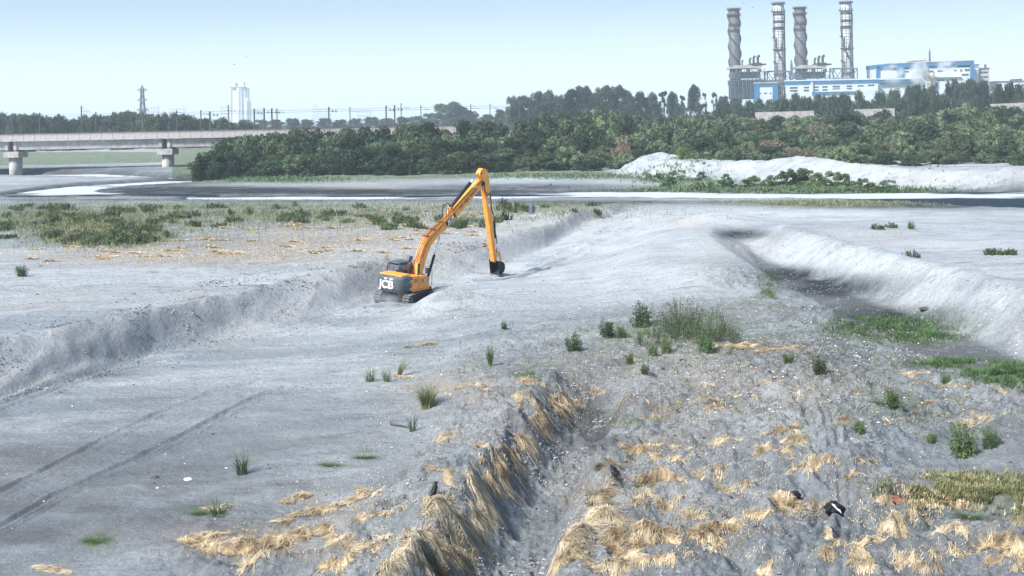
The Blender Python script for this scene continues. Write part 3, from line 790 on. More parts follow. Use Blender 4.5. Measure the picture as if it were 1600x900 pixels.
# upper structure
def house_profile():
    return [(-1.25, -1.3), (1.45, -1.3), (1.45, 1.3), (-1.25, 1.3)]
m = MB(); m.box(-1.3, 2.0, -1.28, 1.28, .93, 1.06); m.build('slew_deck', M['black'], exc, bevel=.02)
# counterweight: rounded tail that belongs to the charcoal paint
def tail(y): return -.95 - 1.22 * max(0.0, 1 - abs(y / 1.37) ** 3.4) ** (1 / 3.4) - .06 * (1 - (y / 1.37) ** 2)
prof = [(-.95, -1.35)] + [(tail(y), y) for y in (-1.35, -1.33, -1.29, -1.22, -1.1, -.95, -.75, -.5, -.25, 0, .25, .5, .75, .95, 1.1, 1.22, 1.29, 1.33, 1.35)] + [(-.95, 1.35)]
m = MB()
n = len(prof)
layers = [(.93, .80), (1.02, .90), (1.25, .98), (1.45, 1.0), (1.95, 1.0), (2.14, .985), (2.2, .95)]
vs = []
for z, s_ in layers: vs += [(-.95 + (x + .95) * s_, y * (s_ * .5 + .5), z) for x, y in prof]
fs = [tuple(range(n))[::-1], tuple(range(n * (len(layers) - 1), n * len(layers)))]
for l in range(len(layers) - 1):
    for i in range(n): j = (i + 1) % n; fs.append((l * n + i, l * n + j, (l + 1) * n + j, (l + 1) * n + i))
m.add(vs, fs); cwo = m.build('counterweight', M['charcoal'], exc, smooth=True)
m = MB(); m.prism([(-1.85, 2.2), (-.6, 2.2), (-.6, 2.3), (-1.75, 2.27)], -.95, 1.15); m.build('tail_cover', M['yellow'], exc, bevel=.04)
# engine hood and side boxes
m = MB(); m.prism([(-.945, 1.07), (.25, 1.07), (.25, 2.12), (-.945, 2.2)], -1.345, 1.1); hood = m.build('engine_hood', M['yellow'], exc, bevel=.05)
m = MB(); m.prism([(.27, 1.07), (1.5, 1.07), (1.55, 1.35), (1.5, 1.85), (1.2, 2.0), (.27, 2.1)], -1.345, -.42); tb = m.build('tool_box', M['yellow'], exc, bevel=.05)
m = MB()
for k in range(5): m.box(-.62, -.12, -1.362, -1.34, 1.66 + k * .065, 1.70 + k * .065)
m.build('vent_grille', M['red'], hood)
m = MB(); m.box(-.02, .0, -1.352, -1.34, 1.1, 2.1); m.build('panel_seam', M['charcoal'], hood)
m = MB(); m.box(-.94, 1.55, -1.39, -1.345, .98, 1.09); m.build('side_skirt', M['yellow'], exc, bevel=.01)
for k in range(3):
    m = MB(); z = 1.12 + k * .3
    m.add([(-1.22, -1.375, z), (-1.0, -1.366, z + .12), (-1.0, -1.366, z + .24), (-1.22, -1.375, z + .12)], [(0, 1, 2, 3)]); m.build('warning_chevron', M['red'] if k % 2 else M['white'], cwo)
m = MB(); m.box(-.45, .1, -.15, .55, 2.2, 2.42); m.cyl((-.3, .85, 2.15), .07, .5, 10); m.build('exhaust', M['black'], exc, bevel=.02)
# handrail and mirror on the right front corner
m = MB(); m.tube([(.9, -1.3, 2.0), (.9, -1.3, 2.75), (1.5, -1.3, 2.75), (1.85, -1.32, 2.2), (1.9, -1.32, 1.2)], .025, 6); m.build('handrail', M['black'], exc)
m = MB(); m.box(1.25, 1.33, -1.42, -1.1, 2.15, 2.6); m.build('mirror', M['black'], exc, bevel=.03)
m = MB(); m.tube([(.75, -.75, 2.0), (.75, -.75, 2.95)], .09, 10); m.build('air_intake', M['black'], exc)
# cab on the left side
cab_prof = [(-.35, 1.07), (1.65, 1.07), (1.75, 1.6), (1.45, 2.72), (1.2, 2.9), (-.15, 2.9), (-.35, 2.75)]
m = MB()
for y0, y1 in ((.32, .40), (1.24, 1.32)):
    for a, b in zip(cab_prof, cab_prof[1:] + cab_prof[:1]): m.bar((a[0], (y0 + y1) / 2, a[1]), (b[0], (y0 + y1) / 2, b[1]), .09)
    m.bar((.65, (y0 + y1) / 2, 1.07), (.65, (y0 + y1) / 2, 2.85), .07)
for x, z in ((-.33, 2.72), (1.2, 2.85), (-.33, 1.1), (1.65, 1.1), (1.72, 1.6), (-.33, 1.95)): m.bar((x, .36, z), (x, 1.28, z), .09)
cab = m.build('cab', M['charcoal'], exc)
m = MB(); m.box(-.4, 1.3, .3, 1.34, 2.86, 2.97); m.build('cab_roof', M['charcoal'], cab, bevel=.04)
m = MB(); m.box(-.34, 1.6, .34, 1.30, 1.09, 1.62); m.build('cab_lower_panel', M['charcoal'], cab, bevel=.02)
for nm, vs in (('rear_window', [(-.34, .40, 1.98), (-.34, 1.24, 1.98), (-.34, 1.24, 2.70), (-.34, .40, 2.70)]),
               ('side_window', [(-.3, .36, 1.65), (1.6, .36, 1.65), (1.42, .36, 2.7), (-.3, .36, 2.8)]),
               ('side_window', [(-.3, 1.28, 1.65), (1.6, 1.28, 1.65), (1.42, 1.28, 2.7), (-.3, 1.28, 2.8)]),
               ('windscreen', [(1.70, .4, 1.62), (1.70, 1.24, 1.62), (1.44, 1.24, 2.7), (1.44, .4, 2.7)])):
    m = MB(); v0 = [Vector(v) for v in vs]; nn = (v0[1] - v0[0]).cross(v0[2] - v0[0]).normalized() * .015
    m.add([v + nn for v in v0] + [v - nn for v in v0], [(0, 1, 2, 3), (7, 6, 5, 4), (0, 4, 5, 1), (1, 5, 6, 2), (2, 6, 7, 3), (3, 7, 4, 0)]); m.build(nm, M['glass'], cab)
m = MB(); m.prism([(.1, 1.6), (.65, 1.6), (.65, 1.75), (.3, 1.78), (.2, 2.45), (.05, 2.45)], .55, 1.05); m.build('seat', M['black'], cab, bevel=.03)
m = MB(); m.tube([(-.42, 1.4, 1.3), (-.42, 1.42, 2.6), (-.25, 1.42, 2.85), (.5, 1.42, 2.9)], .045, 8); m.build('guard_rail', M['black'], cab)
m = MB(); m.prism([(.9, 2.97), (1.45, 2.97), (1.55, 3.3), (1.1, 3.35)], .35, .95); m.build('work_light_box', M['charcoal'], cab, bevel=.03)
# boom, arm and their fittings: profiles in the working plane (forward, up)
bw = .28
boom_prof = [(1.25, 1.75), (1.5, 2.6), (1.75, 3.4), (2.1, 4.15), (2.6, 4.75), (3.4, 5.2), (5.1, 5.98), (9.9, 8.78), (10.25, 8.98), (10.5, 8.8), (10.5, 8.45), (10.15, 8.2),
             (5.45, 5.35), (3.9, 4.62), (3.25, 4.2), (2.8, 3.7), (2.4, 2.8), (2.0, 1.75)]
m = MB(); m.prism(boom_prof, -bw, bw); boom = m.build('boom', M['yellow'], exc, bevel=.025)
m = MB()
for y in (-.35, .35): m.prism([(1.0, 1.05), (2.35, 1.05), (2.15, 1.95), (1.45, 2.05)], y - .04, y + .04)
m.build('boom_foot_bracket', M['yellow'], exc)
arm_prof = [(10.0, 9.42), (10.12, 9.72), (10.45, 9.95), (10.95, 9.9), (11.35, 9.6), (11.6, 9.05), (11.8, 8.3), (12.6, 5.6), (13.75, 1.75), (13.62, 1.55), (13.38, 1.65), (12.0, 5.3), (11.0, 8.1), (10.75, 8.45), (10.5, 8.85), (10.35, 9.15)]
m = MB(); m.prism(arm_prof, -.21, .21); arm = m.build('arm', M['yellow'], exc, bevel=.025)
m = MB()
for y in (-.33, .29): m.cyl((10.42, y, 8.63), .2, .04, 16, 'y')
m.cyl((10.42, -.36, 8.63), .09, .72, 12, 'y'); m.cyl((10.2, -.28, 9.55), .08, .56, 12, 'y'); m.build('elbow_pin', M['black'], boom)
def cylinder(pa, pb, frac, r, y, parent, nm='hydraulic_cylinder'):
    a = Vector((pa[0], y, pa[1])); b = Vector((pb[0], y, pb[1])); c = a.lerp(b, frac)
    m = MB(); m.tube([a, c], r, 12); o = m.build(nm, M['black'], parent, smooth=True)
    m = MB(); m.tube([c, b], r * .5, 10); m.build('piston_rod', M['chrome'], o, smooth=True)
    return o
cylinder((5.95, 6.85), (10.12, 9.58), .70, .15, 0, boom)
m = MB(); m.prism([(5.5, 6.15), (6.3, 6.62), (6.1, 7.0), (5.85, 6.95)], -.13, .13); m.build('cylinder_bracket', M['yellow'], boom)
for y in (-.42, .42): cylinder((2.6, 1.5), (4.05, 4.75), .55, .11, y, exc)
cylinder((12.95, 5.4), (14.1, 2.35), .55, .10, 0, arm)
m = MB(); m.prism([(12.5, 5.75), (13.05, 5.55), (12.95, 5.25), (12.6, 5.35)], -.1, .1); m.build('cylinder_bracket', M['yellow'], arm)
m = MB()
for y in (-.25, .22): m.prism([(13.45, 2.15), (14.1, 2.5), (14.2, 2.3), (13.6, 1.95)], y, y + .04); m.prism([(14.05, 2.4), (14.2, 2.42), (14.5, 1.55), (14.35, 1.5)], y, y + .04)
m.build('bucket_link', M['yellow'], exc)
# bucket
_bk0 = len(exc.children)
bp = [(13.55, 1.75), (13.95, 1.65), (14.55, 1.55), (15.0, 1.3), (15.15, .9), (14.98, .5), (14.55, .28), (14.05, .22)]
inn = [(14.0, .27), (14.45, .42), (14.8, .6), (14.95, .92), (14.83, 1.2), (14.5, 1.4), (14.0, 1.5), (13.7, 1.55)]
m = MB(); shell = bp + inn
m.prism(shell, -.55, .55)
for y in (-.55, .5): m.prism([(13.55, 1.75)] + bp[1:] + [(14.0, .27), (13.75, 1.0)], y, y + .05)
bk = m.build('bucket', M['black'], exc)
m = MB()
for y in np.linspace(-.47, .47, 5): m.prism([(14.2, .30), (14.0, .27), (13.8, .03), (14.0, .16)], y - .05, y + .05)
m.build('bucket_teeth', M['track'], bk)
for _o in (bk, bk.children[0]):
    for v in _o.data.vertices: v.co = Vector((13.75 + (v.co.x - 13.75) * .80, v.co.y * .86, 1.7 + (v.co.z - 1.7) * .86))
# hoses and pipes on the boom and the arm
m = MB()
for dy, off in ((-.2, .07), (-.08, .09), (.08, .07)):
    m.tube([(1.45, dy, 2.9), (1.68, dy, 3.45 + off), (2.0, dy, 4.2 + off), (2.5, dy, 4.8 + off), (3.35, dy, 5.27 + off), (5.1, dy, 6.03 + off), (5.6, dy, 6.32 + off)], .035, 6)
m.build('hydraulic_pipe', M['hose'], boom)
m = MB()
m.tube([(1.95, -.31, 3.2), (2.2, -.31, 3.9), (2.7, -.31, 4.5), (3.6, -.31, 5.0), (9.4, -.31, 8.3)], .02, 6)
m.build('hydraulic_pipe', M['hose'], boom)
m = MB(); m.tube([(9.5, -.32, 8.55), (10.1, -.4, 8.95), (10.6, -.36, 8.75), (10.9, -.3, 8.0), (11.5, -.24, 7.55), (11.8, -.24, 7.8)], .045, 8); m.build('hose', M['black'], arm)
m = MB(); m.tube([(11.9, -.24, 7.7), (12.35, -.23, 6.2), (12.9, -.23, 5.5), (13.15, -.23, 4.4), (13.6, -.23, 3.2)], .04, 8); m.build('hose', M['black'], arm)
for f, z in ((2.62, 4.83), (3.5, 5.3), (4.6, 5.8)):
    m = MB(); m.box(f - .05, f + .05, -.31, .31, z - .02, z + .10); m.build('pipe_clamp', M['hose'], boom)
m = MB()
m.tube([(5.2, -.2, 6.1), (5.15, -.2, 6.75), (5.45, -.2, 6.95), (5.5, -.2, 6.3)], .04, 6)
m.build('pipe_loop', M['hose'], boom)
m = MB(); m.tube([(5.0, .1, 6.1), (5.05, .1, 7.0), (5.7, .1, 7.3), (6.4, .1, 6.9)], .04, 6); m.build('hose', M['black'], boom)
# lettering
def face_right(x, z, ang, y):       # a flat panel on the right side of the machine, reading forwards
    c, s_ = math.cos(ang), math.sin(ang)
    return Matrix(((c, -s_, 0, x), (0, 0, -1, y), (s_, c, 0, z), (0, 0, 0, 1)))
ba = math.atan2(8.78 - 5.98, 9.9 - 5.1)
m = MB()
def quad_panel(cx, cz, w_, h_, ang, y, col, nm, par):
    c, s_ = math.cos(ang), math.sin(ang)
    P = [(cx + dx * c - dz * s_, cz + dx * s_ + dz * c) for dx, dz in ((-w_, -h_), (w_, -h_), (w_, h_), (-w_, h_))]
    q = MB(); q.prism(P, y, y + .012); return q.build(nm, col, par)
pb = quad_panel(5.75, 5.98, .75, .22, ba, -.298, M['black'], 'logo_panel', boom)
text_mesh('logo_lettering', 'JCB', .46, M['white'], pb, face_right(5.75, 5.98, ba, -.304), bold=.014, sx=1.35)
q = MB(); rr_ = random.Random(5); fr_ = face_right(7.0, 6.78, ba, -.286)
xx = 0.0                                    # the painted line is three short words, too blurred in the photograph to read
for wlen, gap in ((4, .22), (5, .22), (7, 0)):
    q = MB()
    for _k in range(wlen):
        for st in range(3):
            x0, z0, x1, z1 = rr_.choice(((0, -.1, 0, .1), (.11, -.1, .11, .1), (0, .1, .11, .1), (0, 0, .11, 0), (0, -.1, .11, -.1), (0, -.1, .11, .1)))
            q.bar(fr_ @ Vector((xx + x0, z0, 0)), fr_ @ Vector((xx + x1, z1, 0)), .03)
        xx += .155
    xx += gap
    q.build('boom_lettering', M['hose'], boom)
aa = math.atan2(1.75 - 8.3, 13.75 - 11.8)
pa_ = quad_panel(11.75, 7.1, .55, .14, aa, -.228, M['white'], 'logo_panel', arm)
text_mesh('logo_lettering', 'JCB', .28, M['charcoal'], pa_, face_right(11.75, 7.1, aa, -.234), bold=.006, sx=1.2)
pt = quad_panel(.9, 1.72, .42, .12, 0, -1.358, M['charcoal'], 'logo_panel', tb)
text_mesh('logo_lettering', 'JCB', .22, M['white'], pt, face_right(.9, 1.72, 0, -1.364), bold=.006, sx=1.4)
# on the curved tail, seen from behind
Rb = Matrix(((0, 0, -1, -2.24), (-1, 0, 0, .14), (0, 1, 0, 1.53), (0, 0, 0, 1)))
tail_logo = text_mesh('logo_lettering', 'JCB', .84, M['white'], cwo, Rb, bold=.022, sx=1.04, extrude=.012)
_bm = bmesh.new(); _bm.from_mesh(tail_logo.data); bmesh.ops.triangulate(_bm, faces=_bm.faces)
bmesh.ops.subdivide_edges(_bm, edges=_bm.edges, cuts=3); _bm.to_mesh(tail_logo.data); _bm.free()
for v in tail_logo.data.vertices:
    v.co.x = tail(max(-1.3, min(1.3, v.co.y))) - .03 + (v.co.x + 2.24)
m = MB()
for y0, y1 in ((.05, .35), (-.45, -.1)):
    for k in range(5):
        ya = y0 + (y1 - y0) * k / 5
        xs = tail(ya); m.box(xs - .03, xs + .02, ya, ya + .045, 1.96, 2.05)
m.build('small_lettering', M['white'], cwo)

# ------------------------------------------------------------------ RAILWAY BRIDGE
def hz_at(px):           # row of the horizon at a column of the photograph
    return 184 - (px - 800) * math.tan(ROLL)

def zrow(px, py, d):
    return float(at_d(px, py, d)[2])

def xcol(px, d, py=190):
    return float(at_d(px, py, d)[0])

BD = 345.0
DZ = zrow(150, 208.3, BD)                  # top of the parapet
br = empty('railway_bridge', (xcol(14, BD), BD, 1.2))
tag(br, 'long grey concrete girder bridge on stout piers crossing the left end of the river', 'bridge')
bx0 = br.location.x; top = DZ - 1.2
SPAN = xcol(255, BD) - xcol(14, BD)
for s_ in range(-2, 3):
    x0 = s_ * SPAN + .55; x1 = (s_ + 1) * SPAN - .55
    m = MB()
    m.prism([(0, 0)], 0, 0) if False else None
    for y0 in (1.2, 5.6):
        m.add([(x0, y0, top - 4.1), (x1, y0, top - 4.1), (x1, y0 + 1.4, top - 4.1), (x0, y0 + 1.4, top - 4.1),
               (x0, y0 - .25, top - 1.8), (x1, y0 - .25, top - 1.8), (x1, y0 + 1.65, top - 1.8), (x0, y0 + 1.65, top - 1.8)],
              [(0, 3, 2, 1), (4, 5, 6, 7), (0, 1, 5, 4), (1, 2, 6, 5), (2, 3, 7, 6), (3, 0, 4, 7)])
    m.box(x0, x1, 2.8, 5.2, top - 2.3, top - 1.85)
    m.build('girder', M['concrete'], br)
    for xe in (x0 + .2, x1 - 1.0):
        m = MB(); m.box(xe, xe + .8, .75, 7.5, top - 4.15, top - 1.82); m.build('end_diaphragm', M['concrete'], br)
m = MB(); m.box(-2 * SPAN, 3 * SPAN, .3, 7.9, top - 1.78, top - 1.2); m.box(-2 * SPAN, 3 * SPAN, -.02, .28, top - 1.80, top - 1.55); m.build('deck_slab', M['concrete'], br)
pw = 3.0; npan = int(5 * SPAN / pw)
pm = None
for k in range(npan):
    if pm is None:
        m = MB(); m.box(.03, pw - .03, -.1, .12, 0, 1.62); m.box(-.05, pw + .05 - .1, -.18, .2, 1.62, 1.75)
        o = m.build('parapet_panel', M['concrete'], br, bevel=.02); pm = o.data
    else:
        o = bpy.data.objects.new('parapet_panel', pm); COL.objects.link(o); o.parent = br
    o.location = (-2 * SPAN + k * pw, 0.1, top - 1.74 + random.uniform(-.015, .015))
m = MB(); m.box(-2 * SPAN, 3 * SPAN, .25, .4, top, top + .32); m.build('kerb_rail', M['rail'], br)
m = MB(); m.box(-2 * SPAN, 3 * SPAN, 7.6, 7.8, top - 1.2, top - .2); m.build('far_parapet', M['concrete'], br)
for s_ in range(-1, 3):
    px_ = s_ * SPAN
    m = MB(); prof = [(px_ + 1.55 * math.cos(a) , 4.2 + 2.6 * math.sin(a)) for a in np.linspace(0, 2 * math.pi, 20, endpoint=False)]
    m.extr(prof, -3.0, top - 6.2)
    shaft = m.build('pier_shaft', M['concrete'], br, smooth=True)
    m = MB()
    prof0 = [(px_ - 2.1, .8), (px_ + 2.1, .8), (px_ + 2.1, 7.6), (px_ - 2.1, 7.6)]
    m.extr([(x, y) for x, y in prof0], top - 6.2, top - 4.55); m.build('pier_cap', M['concrete'], br, bevel=.08)
    m = MB()
    for y in (1.9, 6.3):
        m.box(px_ - 1.5, px_ - .7, y - .4, y + .4, top - 4.55, top - 4.15); m.box(px_ + .7, px_ + 1.5, y - .4, y + .4, top - 4.55, top - 4.15)
    m.box(px_ - 1.0, px_ + 1.0, 3.3, 4.9, top - 4.55, top - 1.85)
    m.build('bearing_block', M['concrete'], br)
# dark rail line that continues on a bank behind the bridge
emb = MB(); x0 = xcol(350, 380); x1 = xcol(860, 380)
ez0 = zrow(700, 196.5, 380)
emb.box(x0, x1, 380, 388, ez0 - 1.6, ez0)
o = emb.build('rail_viaduct', M['rail'], None); tag(o, 'dark railway deck running behind the scrub to the right of the bridge', 'viaduct')
for k in range(8): xx = x0 + (x1 - x0) * (k + .5) / 8; m = MB(); m.box(xx - 1, xx + 1, 382, 386, 0, ez0 - 1.6); m.build('pier_shaft', M['concrete'], o)

# catenary masts: (column, top row, bottom row, distance, heavy)
MASTS = [(19, 177, 205, 'slim'), (62, 177, 206, 'slim'), (127.5, 165, 206, 'slim'), (150, 175, 206, 'slim'), (223, 173, 206, 'heavy'), (276, 172.5, 203, 'slim'), (314, 172, 202, 'slim'), (328, 174, 202, 'heavy'),
         (357, 164, 202, 'slim'), (397.5, 170, 201, 'heavy'), (413, 169, 200, 'heavy'), (425, 169, 200, 'heavy'), (433, 169, 200, 'slim'), (514, 167, 198, 'heavy'), (547, 167, 198, 'slim'), (603.6, 165, 197, 'heavy'),
         (617, 164, 197, 'heavy'), (627, 161, 196, 'slim'), (658, 164, 195, 'slim'), (736, 162, 193, 'slim'), (766, 162, 193, 'slim'), (812, 162, 190, 'heavy'), (827, 159, 188, 'slim')]
mast_tops = []
mast_cache = {}
for px, t_, b_, kind in MASTS:
    d = 352.0 if px < 345 else 383.0
    zb = zrow(px, b_, d); zt = zrow(px, t_, d); x = xcol(px, d); h = zt - zb
    root = empty('catenary_mast', (x, d, zb))
    w_ = .20 if kind == 'heavy' else .11
    m = MB(); m.box(-w_, w_, -.2, .2, -1.2, h); m.build('post', M['rail'], root)
    m = MB(); m.bar((0, -.25, h * .78), (2.6, -.3, h * .74), .09); m.bar((0, -.25, h * .95), (2.3, -.3, h * .76), .05); m.build('cantilever_arm', M['rail'], root)
    if kind == 'heavy':
        m = MB()
        for dx in (1.2, 2.2): m.tube([(dx, -.3, h * .72), (dx, -.3, h * .84)], .12, 6)
        m.build('insulator', M['dark_steel'], root)
    where = ('standing on the concrete bridge' if px < 345 else 'standing on the rail line behind the scrub')
    named = {127.5: 'tall slim dark mast rising above the trees at the left of the bridge', 413: 'brownish heavy mast, left one of a close pair right of the white tower', 425: 'brownish heavy mast, right one of a close pair right of the white tower',
             223: 'heavy dark mast on the bridge just in front of the lattice pylon', 357: 'tall slim mast in front of the left foot of the white tower', 627: 'tallest slim mast just right of a pair of heavy masts above the scrub', 603.6: 'heavy dark mast, left one of the pair above the middle of the scrub',
             617: 'heavy dark mast, right one of the pair above the middle of the scrub', 827: 'rightmost slim overhead line mast before the tall hazy trees', 19: 'leftmost short overhead line mast above the bridge'}
    tag(root, named.get(px, ('heavy' if kind == 'heavy' else 'slim') + ' dark overhead line mast ' + where), 'mast', 'overhead line masts along the railway')
    mast_tops.append((x, d, zt))
for row0, row1, nm in ((183.5, 181.0, 'lower'), (180.0, 177.5, 'upper')):
    m = MB(); pts = []
    for k in range(41):
        px = 20 + (830 - 20) * k / 40; d = 352 + (383 - 352) * sstep((px - 330) / 40)
        py = row0 - 0.0195 * (px - 20) + .8 * abs(math.sin(k * math.pi / 4)) * (1 if nm == 'upper' else .2)
        p = at_d(px, py, float(d)); pts.append((float(p[0]), float(d) - .3, float(p[2])))
    m.tube(pts, .035, 4); o = m.build('overhead_wire', M['rail'], None); tag(o, nm + ' thin railway wire strung along the masts above the bridge', 'wire')

# ------------------------------------------------------------------ LATTICE TOWERS
def lattice(name, px, top_py, base_z, d, wb, wt, arms, label, th=.14, lean=0.0):
    zt = zrow(px, top_py, d); x = xcol(px, d, top_py); h = zt - base_z
    root = empty(name, (x, d, base_z)); root.rotation_euler = (0, lean, 0)
    tag(root, label, 'pylon')
    m = MB(); n = 7
    hs = [h * .93 * (1 - (1 - k / n) ** 1.25) for k in range(n + 1)]
    def wdt(z): return wb + (wt - wb) * min(1, z / (h * .8)) ** .8
    for sx, sy in ((1, 1), (1, -1), (-1, 1), (-1, -1)):
        for a, b in zip(hs, hs[1:]): m.bar((sx * wdt(a), sy * wdt(a), a), (sx * wdt(b), sy * wdt(b), b), th * 1.6)
        m.bar((sx * wdt(hs[-1]), sy * wdt(hs[-1]), hs[-1]), (0, 0, h), th * 1.4)
    m.build('leg', M['plant_steel'], root)
    m = MB()
    for a, b in zip(hs, hs[1:]):
        wa, wb_ = wdt(a), wdt(b)
        for s1 in (1, -1):
            m.bar((-wa, s1 * wa, a), (wb_, s1 * wb_, b), th); m.bar((wa, s1 * wa, a), (-wb_, s1 * wb_, b), th)
            m.bar((s1 * wa, -wa, a), (s1 * wb_, wb_, b), th); m.bar((s1 * wa, wa, a), (s1 * wb_, -wb_, b), th)
            m.bar((-wb_, s1 * wb_, b), (wb_, s1 * wb_, b), th)
    m.build('bracing', M['plant_steel'], root)
    for f, L in arms:
        z = h * f; w0 = wdt(z)
        for s1 in (1, -1):
            q = MB(); q.bar((s1 * w0, w0, z), (s1 * L, 0, z + .3), th * 1.3); q.bar((s1 * w0, -w0, z), (s1 * L, 0, z + .3), th * 1.3); q.bar((s1 * w0, 0, z + h * .045), (s1 * L, 0, z + .4), th * 1.3)
            q.build('cross_arm', M['plant_steel'], root)
    return root
lattice('transmission_pylon', 222, 133, 3, 900, 3.4, .9, ((.90, 3.4), (.72, 3.4), (.54, 4.0)), 'grey lattice power pylon with three pairs of arms standing above the trees on the left', th=.30)
lattice('lattice_mast', 1236.5, 93, 4, 905, 3.2, .5, (), 'slim pale lattice mast between the second and third chimneys', th=.28)
lattice('lattice_mast', 1452.5, 77, 20, 930, 3.0, .3, (), 'small dark lattice mast poking above the roof of the big blue building', th=.30)

# ------------------------------------------------------------------ POWER PLANT
PD = 900.0
K = PD / FPX
def pbox(m, x0, y0, x1, y1, dep, off=0.0, origin=None, d=PD):
    """a box whose front covers the given rectangle of the photograph at distance d"""
    ox, oy, oz = origin
    xm = .5 * (x0 + x1); ym = .5 * (y0 + y1)
    X0 = xcol(x0, d, ym); X1 = xcol(x1, d, ym); Z1 = zrow(xm, y0, d); Z0 = zrow(xm, y1, d)
    m.box(X0 - ox, X1 - ox, d + off - oy, d + off + dep - oy, Z0 - oz, Z1 - oz)

def chimney(cx, top_py, wpx, style, label):
    zt = zrow(cx, top_py, PD + 14); x = xcol(cx + 1, PD + 14, top_py + 70); base = 4.0; h = zt - base; r = wpx * K / 2 * .95
    root = empty('chimney', (x, PD + 14, base)); root.rotation_euler = (0, -R(.2), 0)
    tag(root, label, 'chimney', 'power station chimneys')
    m = MB(); m.tube([(0, 0, 0), (0, 0, h * .5), (0, 0, h - 1)], [r, r, r], 32); m.build('shaft', M['stack_grey' if style == 'spiral' else 'stack_white'], root, smooth=True)
    m = MB(); z = 24.0
    while z < h - 6: m.ring((0, 0), r, r + .10, z, z + .22, 32); z += 2.3
    m.build('cladding_ring', M['stack_grey'], root)
    plats = (h - .6, h - 4.6) if style == 'spiral' else (h - .6, h - 6.2)
    m = MB()
    for z in plats: m.ring((0, 0), r - .02, r + 1.15, z - .35, z, 32)
    m.ring((0, 0), r - .3, r + .03, h - 1.1, h + .1, 32)
    m.build('platform', M['stack_dark'], root)
    m = MB()
    for z in plats:
        for k in range(16):
            a = k * math.pi / 8; m.bar(((r + 1.1) * math.cos(a), (r + 1.1) * math.sin(a), z), ((r + 1.1) * math.cos(a), (r + 1.1) * math.sin(a), z + 1.2), .12)
        m.ring((0, 0), r + 1.05, r + 1.15, z + 1.1, z + 1.2, 32); m.ring((0, 0), r + 1.05, r + 1.15, z + .55, z + .62, 32)
    m.build('handrail', M['stack_dark'], root)
    for f in ((.035, .028), (.115, .022), (.165, .022)) if style == 'spiral' else ((.075, .014), (.13, .022), (.18, .026)):
        z = h * (1 - f[0]) - 1.2; m = MB(); m.ring((0, 0), r - .02, r + .16, z - h * f[1], z, 32); m.build('dark_band', M['stack_dark'], root)
    if style == 'spiral':
        for k in range(3):
            m = MB(); pts = []; 
            for i in range(61):
                t = i / 60; z = h - 4 - t * h * .52; a = 2 * math.pi * (k / 3 + t * 1.35 + .1)
                pts.append(((r + .30) * math.cos(a), (r + .30) * math.sin(a), z))
            m.tube(pts, .58, 6); m.build('helical_strake', M['stack_dark'], root)
    else:
        for k, (za, zb, aa_, ab) in enumerate(((.93, .62, -5, 88), (.80, .55, 185, 262), (.66, .43, 215, 340))):
            m = MB(); pts = []
            for i in range(31):
                t = i / 30; a = R(-(aa_ + (ab - aa_) * t) if k == 0 else (aa_ + (ab - aa_) * t)); z = h * (za + (zb - za) * t)
                pts.append(((r + .35) * math.cos(a), (r + .35) * math.sin(a), z))
            m.tube(pts, .40, 6); m.build('helical_strake', M['stack_dark'], root)
        for f, a0, a1 in ((.72, 150, 215), (.62, 180, 375), (.52, 150, 215), (.42, 185, 300)):
            z = h * f; m = MB(); n = 14
            for i in range(n):
                A = R(a0 + (a1 - a0) * i / n); B = R(a0 + (a1 - a0) * (i + 1) / n)
                m.add([(q * math.cos(t), q * math.sin(t), z + e) for t in (A, B) for q in (r, r + 1.1) for e in (0, .5)], [(0, 1, 3, 2), (4, 6, 7, 5), (0, 4, 5, 1), (2, 3, 7, 6), (1, 5, 7, 3), (0, 2, 6, 4)])
            m.build('balcony', M['stack_dark'], root)
        for a in (205, 335):
            m = MB(); A = R(a)
            for da in (-.09, .09): m.bar(((r + .5) * math.cos(A + da), (r + .5) * math.sin(A + da), h * .2), ((r + .5) * math.cos(A + da), (r + .5) * math.sin(A + da), h - 6), .13)
            m.build('ladder', M['stack_dark'], root)
        for a in (185, 215, 250, 290, 325, 355):
            m = MB(); A = R(a); m.bar(((r + .12) * math.cos(A), (r + .12) * math.sin(A), h * .1), ((r + .12) * math.cos(A), (r + .12) * math.sin(A), h - 3), .22); m.build('vertical_rail', M['stack_dark'], root)
        m = MB(); A = R(232)
        for f0, f1 in ((.60, .72), (.42, .52)): m = MB(); m.tube([((r + .5) * math.cos(A), (r + .5) * math.sin(A), h * f0), ((r + .5) * math.cos(A), (r + .5) * math.sin(A), h * f1)], .38, 6); m.build('pipe', M['stack_dark'], root)
    return root
chimney(1147.5, 13.5, 18.5, 'spiral', 'leftmost grey chimney wound with dark spiral strakes')
chimney(1217.0, 4.5, 18.0, 'stairs', 'pale chimney with ladders and balconies, second from the left')
chimney(1250.5, 11.5, 18.5, 'spiral', 'grey spiral straked chimney, third from the left')
chimney(1322.5, 3, 18.0, 'stairs', 'rightmost pale chimney with ladders and balconies')

